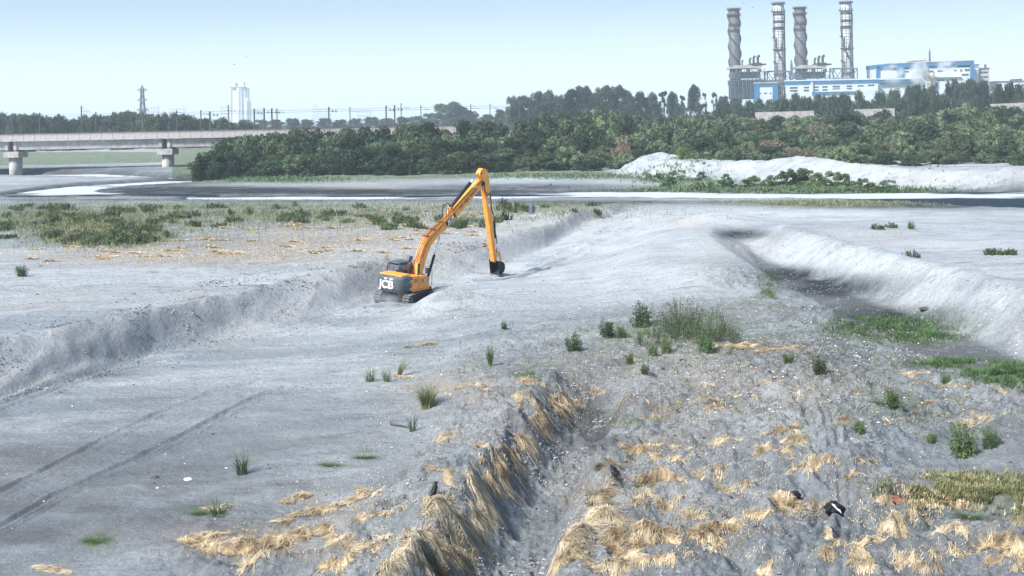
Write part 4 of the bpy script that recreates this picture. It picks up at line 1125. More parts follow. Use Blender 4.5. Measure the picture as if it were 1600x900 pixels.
def boiler_house(x0, label, low):
    """steel framed boiler block: casing, open frames, roof canopy and four bent vents; x0 is its left column"""
    o = (xcol(x0, PD), PD, 4.0); root = empty('boiler_house', o)
    tag(root, label, 'boiler house', 'boiler houses of the power station')
    m = MB(); pbox(m, x0 + 5, 112, x0 + 48, 122, 14, 3, o); pbox(m, x0 + 3, 124, x0 + 58, 132, 16, 3, o); m.build('casing', M['plant_steel'], root)
    m = MB(); pbox(m, x0 + 1, 103.6, x0 + 48, 106.8, 20, -1, o); pbox(m, x0 + 8, 101.6, x0 + 46, 103.6, 18, -.5, o); m.build('canopy', M['plant_roof'], root)
    m = MB(); pbox(m, x0 + 33, 99.5, x0 + 56, 101.5, 20, -1.4, o); pbox(m, x0 + 37, 98, x0 + 48, 99.5, 20, -1.4, o); m.build('roof', M['stack_dark'], root)
    m = MB()
    for k in range(9): pbox(m, x0 + 3 + k * 6.2, 106.8, x0 + 3.9 + k * 6.2, 155 if low else 127, .5, -.8, o)
    for y in (112, 117.5, 122, 126): pbox(m, x0, y, x0 + 56, y + .7, .5, -1.35, o)
    m.build('frame', M['plant_steel'], root)
    rr = random.Random(int(x0))
    for k in range(16):
        xa = x0 + 8 + rr.random() * 44; ya = 108 + rr.random() * 16; xb = xa + rr.choice((-5, 5, 0, 7)); yb = ya + 4 + rr.random() * 6
        p = at_d(xa, ya, PD); q = at_d(xb, yb, PD); m = MB()
        m.bar((float(p[0]) - o[0], -1.9, float(p[2]) - o[2]), (float(q[0]) - o[0], -1.9, float(q[2]) - o[2]), .35)
        m.build('pipe', M['plant_steel'], root)
    m = MB()
    for k in range(5): pbox(m, x0 + 7 + k * 9, 108 + (k % 2) * 4, x0 + 13 + k * 9, 112.5 + (k % 2) * 4, 1, -.2, o)
    m.build('dark_opening', M['plant_dark'], root)
    for cx, ty, w_ in ((21, 93.5, 2.4), (33, 90.5, 3.0), (39, 87.5, 3.6), (45.5, 86.5, 4.0)):
        p = at_d(x0 + cx, ty + 2, PD); b_ = zrow(x0 + cx, 101.5, PD); X = float(p[0]) - o[0]; Z = float(p[2]) - o[2]; r = w_ * K * .5
        m = MB(); m.tube([(X, 6, b_ - o[2]), (X, 6, Z), (X + r * .5, 6, Z + .6), (X + r * 1.6, 6, Z + .9)], [r, r, r * 1.05, r * 1.05], 10); m.build('vent_pipe', M['stack_dark'], root)
    if low:
        m = MB(); pbox(m, x0 + 2, 126, x0 + 40, 155, 10, 2, o); m.build('lower_casing', M['plant_dark'], root)
        m = MB()
        for y in (130, 136.5, 143, 149): pbox(m, x0 - 1, y, x0 + 40, y + .8, .5, -1.3, o)
        for k in range(7): pbox(m, x0 + k * 6.2, 124, x0 + .9 + k * 6.2, 156, .5, -1.9, o)
        m.build('access_frame', M['plant_steel'], root)
        for k, yy in enumerate((131.5, 138, 144.5, 150)):
            for j in range(3): m = MB(); pbox(m, x0 + 8 + j * 12, yy, x0 + 12 + j * 12, yy + 3.6, .5, -.4 + .6, o); m.build('blue_cladding_panel', M['plant_blue'], root)
    return root
boiler_house(1141, 'left boiler house with tall lattice base and four dark vents beside the leftmost chimney', True)
boiler_house(1243, 'right boiler house with four dark vents beside the third chimney', False)

def truss(x0, x1, y0, y1, label):
    o = (xcol(x0, PD), PD + 4, 4.0); root = empty('pipe_gantry', o); tag(root, label, 'gantry', 'steel gantries around the chimneys')
    def P(px, py, off=0): p = at_d(px, py, PD); return (float(p[0]) - o[0], off, float(p[2]) - o[2])
    for off in (0, 9):
        m = MB(); m.bar(P(x0, y0, off), P(x1, y0, off), .8); m.bar(P(x0, y1, off), P(x1, y1, off), .8)
        for x in (x0, (x0 + x1) / 2, x1): m.bar(P(x, y0, off), P(x, y1 + 8, off), .7)
        m.build('chord', M['plant_steel'], root)
        m = MB(); n = 4
        for k in range(n):
            a = x0 + (x1 - x0) * k / n; b = x0 + (x1 - x0) * (k + 1) / n
            m.bar(P(a, y1 if k % 2 else y0, off), P(b, y0 if k % 2 else y1, off), .45)
        m.build('diagonal', M['plant_steel'], root)
truss(1201, 1240, 111, 126, 'steel gantry around the foot of the second chimney')
truss(1304, 1342, 106.5, 123, 'steel gantry around the foot of the rightmost chimney')

def windows(root, o, lst, d=PD, off=-.12, m_='plant_dark', nm='window'):
    for x0, y0, x1, y1 in lst:
        m = MB(); pbox(m, x0, y0, x1, y1, .3, off, o, d); w0 = m.build(nm, M[m_], root)
        f = MB()
        xm = (x0 + x1) / 2; pbox(f, x0 - .25, y0 - .35, x1 + .25, y0, .3, off - .08, o, d); pbox(f, xm - .12, y0, xm + .12, y1, .2, off - .06, o, d)
        f.build('frame', M['plant_white'], w0)

# low blue and white halls in front
o = (xcol(1181, PD - 8), PD - 8, 4.0); D8 = PD - 8
g = empty('gatehouse_block', o); tag(g, 'small white hall in a blue portal frame at the left foot of the power station', 'building')
m = MB(); pbox(m, 1186, 134, 1208, 160, 8, .6, o, D8); m.build('wall', M['plant_white'], g)
m = MB(); pbox(m, 1181, 129, 1186, 160, 9, 0, o, D8); pbox(m, 1207.5, 129, 1215, 158, 9, 0, o, D8); pbox(m, 1186, 130.6, 1207.5, 134.5, 9, .01, o, D8); m.build('portal_frame', M['plant_blue'], g)
m = MB(); pbox(m, 1180, 128.2, 1215.5, 130.4, 9.5, -.4, o, D8); m.build('roof', M['plant_roof'], g)
windows(g, o, [(1186.8, 144.5, 1189.2, 147), (1194.5, 144.5, 1198, 147), (1203, 144.5, 1205.5, 147)], D8, .48)
o = (xcol(1215, PD - 2), PD - 2, 4.0); D2 = PD - 2
g = empty('turbine_hall', o); tag(g, 'long low white hall with a blue roof band running right from the left boiler house', 'building')
seg = 8
for nm, mt, ya, yb, dep, off in (('roof', 'plant_white', 125.2, 127.2, 14, -.6), ('blue_band', 'plant_blue', 127.2, 132.6, 12, -.3), ('wall', 'plant_white', 132.6, 158, 12, 0)):
    m = MB()
    P0 = [(1228, ya, yb), (1500, ya - 4.0, yb - 4.0)]
    for k in range(seg):
        xa = 1228 + (1372 - 1228) * k / seg; xb = 1228 + (1372 - 1228) * (k + 1) / seg
        s_ = -.020 * ((xa + xb) / 2 - 1228)
        pbox(m, xa, ya + s_, xb - .02, yb + s_ if nm != 'wall' else yb, dep, off, o, D2)
    m.build(nm, M[mt], g)
windows(g, o, [(1234, 136, 1246, 138.5), (1234, 140.5, 1246, 143), (1256, 135.5, 1264, 138), (1256, 140, 1264, 142.8), (1271, 135, 1279, 137.5), (1271, 139.6, 1279, 142), (1285, 134.5, 1293, 137), (1285, 139.2, 1293, 141.5),
               (1301, 134, 1312, 136.5), (1301, 138, 1312, 139.6), (1323, 133.5, 1331, 136), (1323, 137.5, 1331, 139.4), (1340, 133, 1349, 135.2), (1356, 132, 1366, 134.4)], D2)
m = MB(); pbox(m, 1268, 143.4, 1281, 149, 1.5, -1.6, o, D2); pbox(m, 1281, 143, 1336, 144.6, 1.5, -1.5, o, D2); m.build('blue_canopy', M['plant_blue'], g)
m = MB(); pbox(m, 1266.5, 128.5, 1270, 158, 2, -1.2, o, D2); m.build('pilaster', M['plant_white'], g)
m = MB()
for k in range(4): pbox(m, 1217 + k * 2.8, 129, 1218 + k * 2.8, 158, 1, 1, o, D2)
pbox(m, 1216, 137, 1228, 138, 1, 1.2, o, D2); pbox(m, 1216, 146, 1228, 147, 1, 1.2, o, D2)
m.build('dark_bay', M['plant_dark'], g)

# main building with the broad blue frame
D3 = PD + 6; o = (xcol(1370, D3), D3, 4.0)
g = empty('main_building', o); tag(g, 'large white power station building in a broad blue frame on the right', 'building')
m = MB(); pbox(m, 1371, 103, 1522, 150, 26, 1.2, o, D3); m.build('wall', M['plant_white'], g)
m = MB()
N = 10
for k in range(N):
    xa = 1370 + 152 * k / N; xb = 1370 + 152 * (k + 1) / N; ty = 101.3 - 6.3 * ((k + .5) / N) ** .8
    pbox(m, xa, ty, xb - .02, ty + 6.2, 28, 0, o, D3)
pbox(m, 1370, 104, 1374, 126, 2, .0, o, D3); pbox(m, 1402, 105.5, 1413, 121, 2, .1, o, D3); pbox(m, 1516.5, 98, 1522.5, 140, 4, -.2, o, D3)
m.build('blue_frame', M['plant_blue'], g)
m = MB()
for k in range(N):
    xa = 1370 + 152 * k / N; xb = 1370 + 152 * (k + 1) / N; ty = 101.3 - 6.3 * ((k + .5) / N) ** .8
    if k not in (0,): pbox(m, xa + 1, ty - 1.2, xb + 1, ty, 26, -.3, o, D3)
pbox(m, 1431, 93.4, 1450, 95, 20, 1, o, D3)
m.build('roof', M['plant_roof'], g)
for q_ in ((1375, 104.5, 1402, 107.5), (1451, 101.8, 1516, 105.2)):
    m = MB(); pbox(m, *q_, .6, .9, o, D3); m.build('recess_shade', M['plant_dark'], g)  # dark strips paint the shade below the blue frame
windows(g, o, [(1392, 106.5, 1401, 109.8), (1414, 105.5, 1421, 108.2), (1414, 110.6, 1421, 113.2), (1451, 110, 1459, 112.4), (1466, 109.6, 1474, 112), (1492, 108.6, 1495, 111.4), (1501.5, 107.8, 1504, 112), (1508.5, 107.6, 1515.5, 111),
               (1504, 115.2, 1514.5, 118), (1466, 124, 1477, 126.2), (1484, 123.8, 1496, 125.2)], D3, 1.05)
m = MB(); pbox(m, 1373, 122, 1440, 124.2, 4, -2, o, D3); pbox(m, 1450, 119.2, 1502, 120.8, 2, -.6, o, D3); m.build('white_ledge', M['plant_white'], g)
m = MB(); pbox(m, 1373, 124.2, 1440, 129, 3.4, -1.5, o, D3); pbox(m, 1460, 129.5, 1466, 137, 1, .4, o, D3); m.build('blue_cladding_band', M['plant_blue'], g)
m = MB(); pbox(m, 1441, 100, 1448, 120, 3, -.9, o, D3); m.build('grey_stair_tower', M['plant_steel'], g)
m = MB()
for x in (1447.5, 1457.5): pbox(m, x, 112.5, x + 1.3, 139, .8, -2.6, o, D3)
for y in (112.5, 118.5, 124, 131): pbox(m, 1448.8, y, 1457.5, y + 1.2, .8, -2.5, o, D3)
m.build('rusty_frame', M['brown_steel'], g)
m = MB()
for k, (x, h_) in enumerate(((1376, 3), (1495, 2), (1510, 2.5))): pbox(m, x, 97 - h_, x + 1.5, 98.5, 2, 8, o, D3)
o4 = (xcol(1523, D3), D3 + 8, 4.0)
g = empty('annex_building', o4); tag(g, 'plain white annex with a grey flat roof right of the blue framed building', 'building')
m = MB(); pbox(m, 1523, 101, 1539, 145, 16, 4, (o4[0], D3, 4.0), D3); m.build('wall', M['plant_white'], g)
m = MB(); pbox(m, 1522.5, 99.4, 1540, 101, 17, 3.5, (o4[0], D3, 4.0), D3); pbox(m, 1530, 97.6, 1532, 99.4, 2, 6, (o4[0], D3, 4.0), D3); m.build('roof', M['plant_steel'], g)
windows(g, (o4[0], D3, 4.0), [(1524, 103.4, 1539, 104.6), (1524, 108.5, 1539, 109.2)], D3, 3.85, 'plant_steel', 'ledge')
g = empty('annex_building', (o4[0] + 7.5, D3 + 8, 4.0)); tag(g, 'grey brown block with open dark floors at the right end of the power station', 'building')
oo = (g.location.x, D3, 4.0)
m = MB(); pbox(m, 1540, 106, 1557.5, 148, 14, 6, oo, D3); m.build('wall', mat('grey_brown_block', (.36, .33, .32), .8, .1, .2), g)
m = MB(); pbox(m, 1539.5, 104.8, 1558.5, 106.2, 15, 5.4, oo, D3); pbox(m, 1552.4, 99, 1554.6, 104.8, 2, 8, oo, D3); m.build('roof', M['plant_steel'], g)
windows(g, oo, [(1541, 110.5, 1555, 113), (1541, 118, 1555, 120), (1541, 125, 1555, 127.4)], D3, 5.8)
oo = (xcol(1556, PD + 30), PD + 30, 4.0)
g = empty('low_shed', oo); tag(g, 'long low grey shed at the far right edge behind the trees', 'building')
m = MB(); pbox(m, 1556, 127.5, 1640, 142, 20, 0, oo, PD + 30); m.build('wall', M['far_wall'], g)
m = MB(); pbox(m, 1555, 126, 1641, 127.6, 21, -.5, oo, PD + 30); pbox(m, 1588, 123, 1600, 126, 8, 3, oo, PD + 30); m.build('roof', M['plant_steel'], g)
windows(g, oo, [(1560 + k * 9, 131.5, 1565 + k * 9, 134.5) for k in range(8)], PD + 30)

# pale concrete wall on the bank in front of the plant
WD = 455.0
g = empty('embankment_wall', (xcol(1200, WD), WD, 3.0)); tag(g, 'pale concrete embankment wall glimpsed above the scrub on the right', 'wall')
pts = [(1180, 175.6), (1272, 173), (1335, 171), (1398, 169), (1548, 162.6), (1700, 156)]
for (xa, ya), (xb, yb) in zip(pts[::2], pts[1::2]):
    n = max(1, int((xb - xa) / 26))
    for k in range(n):
        t0, t1 = k / n, (k + 1) / n
        A = at_d(xa + (xb - xa) * t0, ya + (yb - ya) * t0, WD); B = at_d(xa + (xb - xa) * t1, ya + (yb - ya) * t1, WD)
        m = MB(); gx, gz = g.location.x, g.location.z
        xa_, za, xb_, zb = float(A[0]) - gx + .04, float(A[2]) - gz, float(B[0]) - gx - .04, float(B[2]) - gz
        m.add([(xa_, 0, 0), (xb_, 0, 0), (xb_, 0, zb), (xa_, 0, za), (xa_, .6, 0), (xb_, .6, 0), (xb_, .6, zb), (xa_, .6, za)], [(0, 1, 2, 3), (7, 6, 5, 4), (0, 4, 5, 1), (1, 5, 6, 2), (2, 6, 7, 3), (3, 7, 4, 0)])
        m.build('wall_panel', M['concrete'], g)

# ------------------------------------------------------------------ SKYLINE
SD = 3300.0
def far_block(x0, x1, y0, d, label, wall='far_wall', rows=6, cols=5, group='hazy blocks on the skyline'):
    yb = hz_at((x0 + x1) / 2) + 3; oo = (xcol((x0 + x1) / 2, d), d, 5.0)
    g = empty('far_building', oo); tag(g, label, 'building', group)
    m = MB(); pbox(m, x0, y0, x1, yb, 25, 0, oo, d); m.build('wall', M[wall], g)
    m = MB(); pbox(m, x0 - .3, y0 - .7, x1 + .3, y0, 26, -.5, oo, d); m.build('roof', M['far_wall'], g)
    for r in range(rows):
        m = MB(); ya = y0 + (yb - y0) * (r + .3) / rows
        for c in range(cols): xa = x0 + (x1 - x0) * (c + .2) / cols; pbox(m, xa, ya, xa + (x1 - x0) / cols * .6, ya + (yb - y0) / rows * .42, .4, -.3, oo, d)
        m.build('window_row', M['tower_glass'], g)
    return g
far_block(227, 247, 166, 5800, 'broad pale block fading in the haze just right of the lattice pylon')
far_block(247, 256, 178, 5600, 'low stepped end of the pale blocks between pylon and tower', rows=3, cols=2)
far_block(264, 288, 168.5, 6200, 'wide flat topped pale block midway between the pylon and the white tower')
far_block(344, 357, 165.5, 5800, 'narrow pale block touching the left side of the white tower', cols=3)
far_block(391, 412, 168, 6600, 'low pale block fading to the right of the white tower')
far_block(488, 495, 163, 6000, 'thin pale tower block above the rail line, left one of two', cols=2)
far_block(495.5, 516, 169, 6000, 'low pale block above the rail line beside a thin tower block')
far_block(558, 580, 171, 6000, 'faint low pale block on the skyline above the middle of the scrub', rows=3)
oo = (xcol(373, SD), SD, 5.0)
g = empty('high_rise_tower', oo); tag(g, 'tall white high rise tower with stepped crown standing in the haze', 'building')
m = MB(); pbox(m, 359, 136.5, 377.5, 192, 24, 0, oo, SD); pbox(m, 377.6, 136.5, 387, 192, 22, 5, oo, SD); pbox(m, 387.1, 156, 389.5, 192, 18, 7, oo, SD); pbox(m, 357.4, 140, 359, 192, 18, 4, oo, SD); m.build('wall', M['tower_white'], g)
m = MB(); pbox(m, 361.5, 127.6, 380.5, 136.2, 18, 2, oo, SD); m.build('crown', M['tower_white'], g)
m = MB(); pbox(m, 360, 135.9, 384, 136.9, 25, -.8, oo, SD); pbox(m, 367.5, 129, 371, 135, .6, 1.7, oo, SD); m.build('crown_band', M['tower_glass'], g)
def wcol(xa, xb, ya, yb, off, n):
    m = MB()
    for k in range(n): y = ya + (yb - ya) * k / n; pbox(m, xa, y, xb, y + (yb - ya) / n * .62, .4, off, oo, SD)
    m.build('window_column', M['tower_glass'], g)
wcol(361, 363.2, 138, 190, -.3, 26); wcol(373.2, 376, 138, 190, -.3, 26); wcol(382, 386.4, 138, 153.5, 4.7, 9); wcol(384.6, 388, 157, 190, 4.7, 17); wcol(358, 359, 160, 190, 3.7, 14)
m = MB(); pbox(m, 363.6, 137.4, 369.5, 141.2, .4, -.3, oo, SD); m.build('penthouse_window', M['tower_glass'], g)
m = MB(); pbox(m, 359.2, 138, 360, 190, .6, -.55, oo, SD); pbox(m, 365, 141.5, 366, 190, .6, -.55, oo, SD); pbox(m, 369.8, 138, 370.6, 190, .6, -.55, oo, SD); m.build('fin', M['tower_white'], g)

# ------------------------------------------------------------------ FOLIAGE
def leaf_cloud(seed, clumps, nleaf, size, squash=.8):
    """small leaf faces on the shells of many clumps; clumps = [(x,y,z,r)]"""
    g = np.random.default_rng(seed)
    C = np.array(clumps); wgt = C[:, 3] ** 2; wgt /= wgt.sum()
    idx = g.choice(len(C), nleaf, p=wgt)
    d = g.normal(size=(nleaf, 3)); d /= np.linalg.norm(d, axis=1)[:, None]
    d[:, 2] = np.where(d[:, 2] < -.7, -d[:, 2], d[:, 2])
    rr = C[idx, 3] * (g.random(nleaf) ** .35) * (1 + .22 * g.normal(size=nleaf) * .6)
    P = C[idx, :3] + d * rr[:, None] * np.array([1, 1, squash])
    nrm = d + g.normal(size=(nleaf, 3)) * .55; nrm /= np.linalg.norm(nrm, axis=1)[:, None]
    t = np.cross(nrm, g.normal(size=(nleaf, 3))); t /= np.linalg.norm(t, axis=1)[:, None] + 1e-9
    b = np.cross(nrm, t)
    s = size * (.6 + .8 * g.random(nleaf))[:, None]
    V = np.concatenate([P - t * s, P + b * s * .42, P + t * s, P - b * s * .42], 1).reshape(-1, 3)
    F = np.arange(4 * nleaf).reshape(-1, 4)
    return V, F

def crown_clumps(seed, Rr, H, n, base=.15, spread=1.0, rmin=.2, rmax=.42):
    g = random.Random(seed); out = []
    for k in range(n):
        a = g.random() * 6.283; u = g.random() ** .5; zf = base + (1 - base) * g.random()
        lim = math.sqrt(max(.05, 1 - ((zf - .45) / .62) ** 2)) * Rr * spread
        r = Rr * g.uniform(rmin, rmax)
        out.append((math.cos(a) * u * (lim - r * .4), math.sin(a) * u * (lim - r * .4), zf * H - r * .5, r))
    return out

def trunk_mb(seed, H, r0, clumps, n=6, lean=.08):
    g = random.Random(seed); m = MB()
    top = (g.uniform(-lean, lean) * H, g.uniform(-lean, lean) * H, H * .62)
    m.tube([(0, 0, -.6), (top[0] * .3, top[1] * .3, H * .25), (top[0] * .8, top[1] * .8, H * .45), top], [r0, r0 * .8, r0 * .55, r0 * .25], 7)
    for c in clumps[:n]:
        z0 = H * g.uniform(.18, .42); k = z0 / (H * .62)
        m.tube([(top[0] * k, top[1] * k, z0), ((top[0] * k + c[0]) / 2, (top[1] * k + c[1]) / 2, (z0 + c[2]) / 2 + .3), (c[0], c[1], c[2])], [r0 * .45, r0 * .3, r0 * .12], 5)
    return m

PROTO = {}
def tree_proto(key, seed, Rr, H, n, nleaf, size, leaf, base=.3, trunk=True, **kw):
    cl = crown_clumps(seed, Rr, H, n, base, **kw)
    V, F = leaf_cloud(seed, cl, nleaf, size)
    me = np_mesh('crown', V, F); me.materials.append(M[leaf])
    tm = None
    if trunk:
        mb = trunk_mb(seed, H, H * .028 + .05, cl)
        o = mb.build('trunk', M['bark']); tm = o.data; bpy.data.objects.remove(o)
    PROTO[key] = (me, tm)

for i in range(5): tree_proto(('dark', i), 200 + i, 4.2, 6.6, 34, 4600, .34, 'leaf_dark', base=.12)
for i in range(6): tree_proto(('mid', i), 220 + i, 3.6, 5.2, 30, 4200, .31, 'leaf_mid', base=.08)
for i in range(2): tree_proto(('dry', i), 240 + i, 3.0, 4.2, 18, 1700, .20, 'leaf_dry', base=.08)
for i in range(6): tree_proto(('tall', i), 260 + i, 7.2, 20.0, 60, 8000, .50, 'leaf_far_haze', base=.22, rmin=.20, rmax=.42)
for i in range(2): tree_proto(('sparse', i), 280 + i, 5.0, 20.0, 16, 1500, .45, 'leaf_far_haze', base=.5, rmin=.16, rmax=.3)
for i in range(3): tree_proto(('fresh', i), 300 + i, 2.2, 3.0, 16, 2000, .17, 'leaf_fresh', base=.05)

def place_tree(key, name, loc, scale, rz, label, cat, group, sz=None):
    me, tm = PROTO[key]
    r = empty(name, loc, rz); r.scale = (scale, scale, sz or scale)
    tag(r, label, cat, group)
    c = bpy.data.objects.new('crown', me); COL.objects.link(c); c.parent = r
    if tm:
        t = bpy.data.objects.new('trunk', tm); COL.objects.link(t); t.parent = r
    return r

def H1(x, y): return float(height(np.array([x], float), np.array([y], float))[0])

MARKS = [(300, 'at the left end of the wood'), (360, 'right below the white tower'), (430, 'below the heavy mast pair near the tower'), (500, 'well left of the excavator boom'), (570, 'just left of the heavy mast pair'), (640, 'left of the boom tip'), (705, 'behind the boom'),
         (755, 'straight above the boom tip'), (810, 'just right of the boom tip'), (870, 'below the highest hump of the wood'), (930, 'below the tall round hazy trees'), (990, 'above the left end of the sand ridge'), (1050, 'above the peak of the sand ridge'),
         (1110, 'left of the leftmost chimney'), (1165, 'below the left boiler house'), (1220, 'below the second chimney'), (1280, 'below the third chimney'), (1340, 'below the rightmost chimney'), (1400, 'below the steam clouds'), (1460, 'below the rusty frame'), (1520, 'below the right end of the blue building'), (1590, 'below the low grey shed'), (1690, 'near the right edge')]
def near_mark(px): return min(MARKS, key=lambda m_: abs(m_[0] - px))[1]
GM = [(60, 'near the left edge'), (200, 'below the left bridge pier'), (330, 'below the left end of the wood'), (450, 'well left of the excavator'), (560, 'just left of the excavator'), (680, 'behind the excavator boom'), (790, 'behind the bucket'), (900, 'right of the excavator arm'), (1050, 'near the middle mound')]
FM = [(640, 'left of the trench'), (760, 'on the left trench bank'), (980, 'on the right trench bank'), (1080, 'right of the trench'), (1180, 'between the trench and the wheel ruts'), (1280, 'on the wheel ruts'), (1390, 'right of the wheel ruts'), (1480, 'below the brown meadow patch'), (1580, 'near the right edge')]
def pick(lst, px): return min(lst, key=lambda m_: abs(m_[0] - px))[1]

# scrub wood on the far bank
TOPX = [270, 290, 320, 345, 380, 440, 500, 540, 600, 680, 740, 790, 845, 876, 928, 966, 1000, 1064, 1133, 1194, 1260, 1308, 1400, 1470, 1519, 1600, 1800]
TOPY = [272, 262, 230, 205, 200, 198, 195, 190, 197, 191, 182, 190, 170, 165, 168, 176, 180, 176, 177, 181, 178, 174, 172, 164, 160, 163, 158]
rs = random.Random(3)
rows = [(288, 0.0), (297, .25), (307, .5), (319, .75), (332, 1.0), (352, .72), (374, .84), (398, .93), (430, 1.0)]
pos = []
for d, t in rows:
    px = 255.0
    while px < 1760:
        wpx = (rs.uniform(5.2, 8.0)) * FPX / d * .78
        px += wpx
        if px < 300 + t * 40: continue
        if px < 830 and d > 345: continue
        if px > 830 and d < 345 and t > 0: tt = t * .6
        else: tt = t
        dd = d + rs.uniform(-5, 5)
        top_line = np.interp(px, TOPX, TOPY); front = np.interp(px, [300, 960, 1020, 1800], [238, 240, 232, 226])
        tpy = front + (top_line - front) * min(1.0, tt + rs.uniform(-.22, .16)) + rs.uniform(-3, 5)
        tpy = max(tpy, top_line - 2)
        X = xcol(px, dd, tpy); zt = zrow(px, tpy, dd)
        pos.append((px, X, dd, zt, tt))
gx = height(np.array([p[1] for p in pos]), np.array([p[2] for p in pos]))
for (px, X, dd, zt, t), z0 in zip(pos, gx):
    if dd < 330 and px > 985 and float(polydist(np.array([X]), np.array([dd]), RG)[0]) < 9: continue
    hh = max(2.6, zt - float(z0))
    left = px < 830 + rs.uniform(-90, 90)
    k = rs.random()
    if left: fam = 'dark' if k < .78 else 'mid'
    else: fam = 'mid' if k < .68 else ('dark' if k < .90 else 'dry')
    if fam == 'dry' and hh > 7: fam = 'mid'
    key = (fam, rs.randrange({'dark': 5, 'mid': 6, 'dry': 2}[fam]))
    Hn = {'dark': 6.9, 'mid': 5.5, 'dry': 4.4}[fam]
    sz = hh / Hn; sx = max(.75, min(1.45, sz ** .5 * rs.uniform(.75, 1.35)))
    col = {'dark': 'dense dark green', 'mid': 'grey green', 'dry': 'dry brownish'}[fam]
    where = 'near the water in the left half of the far bank' if (left and t < .3) else ('in the left half of the far bank' if left else ('behind the sand ridge on the right' if t < .5 else 'high on the bank below the power station'))
    lay = 'front row' if t < .2 else ('lower' if t < .5 else ('upper' if t < .8 else 'topmost'))
    size = 'tall' if hh > 9 else ('low' if hh < 5 else '')
    lab = f'{lay} {size} {col} scrub tree {near_mark(px)}'.replace('  ', ' ')
    place_tree(key, 'scrub_tree', (X, dd, float(z0) - .2), sx, rs.uniform(0, 6.28), lab, 'tree', 'scrub trees of the far bank wood, ' + near_mark(px), sz)

# trees behind the bridge on the left
for k in range(46):
    px = -60 + k * 10.2 + rs.uniform(-4, 4); d = 600 + rs.uniform(-30, 40)
    tpy = np.interp(px, [-60, 0, 60, 110, 130, 175, 200, 215, 235, 280, 340, 400], [177, 177, 177, 183, 180, 177, 172, 170, 177, 178, 184, 191]) + rs.uniform(-2, 4)
    X = xcol(px, d, tpy); h_ = zrow(px, tpy, d) - 3.4
    place_tree(('dark', rs.randrange(5)) , 'tree', (X, d, 3.2), h_ / 6.9 * .62, rs.uniform(0, 6.28), 'bushy dark tree behind the bridge, ' + ('near the left edge' if px < 60 else 'left of the tall slim mast' if px < 125 else 'between the tall slim mast and the pylon' if px < 215 else 'right of the pylon' if px < 300 else 'below the white tower'), 'tree', 'tree row behind the bridge', h_ / 6.9)
for k in range(26):
    px = -40 + k * 15 + rs.uniform(-5, 5); d = 560 + rs.uniform(-20, 20); tpy = rs.uniform(226, 236) - (px * .012)
    X = xcol(px, d, tpy); h_ = max(3.0, zrow(px, tpy, d) - 3.4)
    place_tree(('mid', rs.randrange(6)), 'shrub', (X, d, 3.2), h_ / 5.5 * 1.5, rs.uniform(0, 6.28), 'low hazy shrub seen below the bridge deck beyond the green field', 'shrub', 'shrubs beyond the field under the bridge', h_ / 5.5)
# hazy trees beyond the rail line
HZ = [(672, 176, 26), (690, 160, 30), (708, 158, 30), (722, 165, 24), (738, 172, 22), (650, 180, 24), (630, 182, 24), (605, 184, 26), (580, 182, 26), (556, 184, 22), (530, 186, 26), (505, 184, 26), (480, 186, 24), (456, 184, 24), (432, 186, 26), (408, 186, 24), (386, 186, 22), (760, 178, 24), (780, 170, 18)]
for px, tpy, wp in HZ:
    d = 980 + rs.uniform(-60, 60); X = xcol(px, d, tpy); h_ = zrow(px, tpy, d) - 4
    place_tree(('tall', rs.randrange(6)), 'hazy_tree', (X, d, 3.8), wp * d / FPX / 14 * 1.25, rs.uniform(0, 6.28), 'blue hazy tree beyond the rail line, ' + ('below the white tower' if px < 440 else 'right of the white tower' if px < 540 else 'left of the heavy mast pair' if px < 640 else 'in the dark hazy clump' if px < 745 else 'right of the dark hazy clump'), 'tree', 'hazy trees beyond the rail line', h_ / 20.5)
EU = [(800, 148, 22), (818, 146, 30), (838, 141, 34), (858, 139, 30), (874, 146, 22), (893, 137, 30), (910, 132, 32), (928, 141, 22), (944, 130, 34), (962, 131, 34), (980, 138, 26), (1000, 141, 28), (1018, 143, 22), (1036, 138, 26), (1050, 141, 18),
      (1066, 145, 18), (1084, 130, 20), (1100, 143, 16), (1116, 140, 16), (1130, 148, 22), (1150, 152, 26), (810, 160, 30), (850, 158, 34), (890, 158, 34), (935, 157, 34), (980, 158, 34), (1020, 158, 34), (1060, 160, 34), (1100, 160, 34), (1140, 160, 34)]
for px, tpy, wp in EU:
    d = 680 + rs.uniform(-30, 40); X = xcol(px, d, tpy); h_ = zrow(px, tpy, d) - 5
    sp = px in (1066, 1100, 1116, 1036)
    place_tree(('sparse', rs.randrange(2)) if sp else ('tall', rs.randrange(6)), 'tall_tree', (X, d, 4.5), wp * d / FPX / 14 * 1.15, rs.uniform(0, 6.28),
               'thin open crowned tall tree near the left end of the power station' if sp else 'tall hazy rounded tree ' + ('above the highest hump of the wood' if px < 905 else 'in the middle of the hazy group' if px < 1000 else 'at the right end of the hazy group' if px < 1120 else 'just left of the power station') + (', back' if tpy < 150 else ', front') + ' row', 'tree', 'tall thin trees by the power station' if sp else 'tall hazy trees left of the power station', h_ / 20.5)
PT = [(1165, 156), (1185, 158), (1205, 157), (1226, 156), (1245, 150), (1262, 152), (1282, 150), (1300, 150), (1320, 148), (1340, 146), (1360, 146), (1378, 145), (1395, 141), (1412, 138), (1424, 131), (1438, 136), (1455, 138), (1470, 137), (1488, 128),
      (1500, 124), (1518, 121), (1534, 124), (1548, 128), (1562, 134), (1576, 132), (1590, 137), (1606, 134), (1622, 132), (1640, 130), (1660, 132), (1190, 166), (1230, 165), (1270, 163), (1310, 162), (1350, 160), (1390, 158), (1430, 156), (1470, 154), (1510, 152), (1550, 152), (1590, 152), (1630, 150)]
for _k in range(75): PT.append((rs.uniform(1120, 1690), rs.uniform(0, 1)))
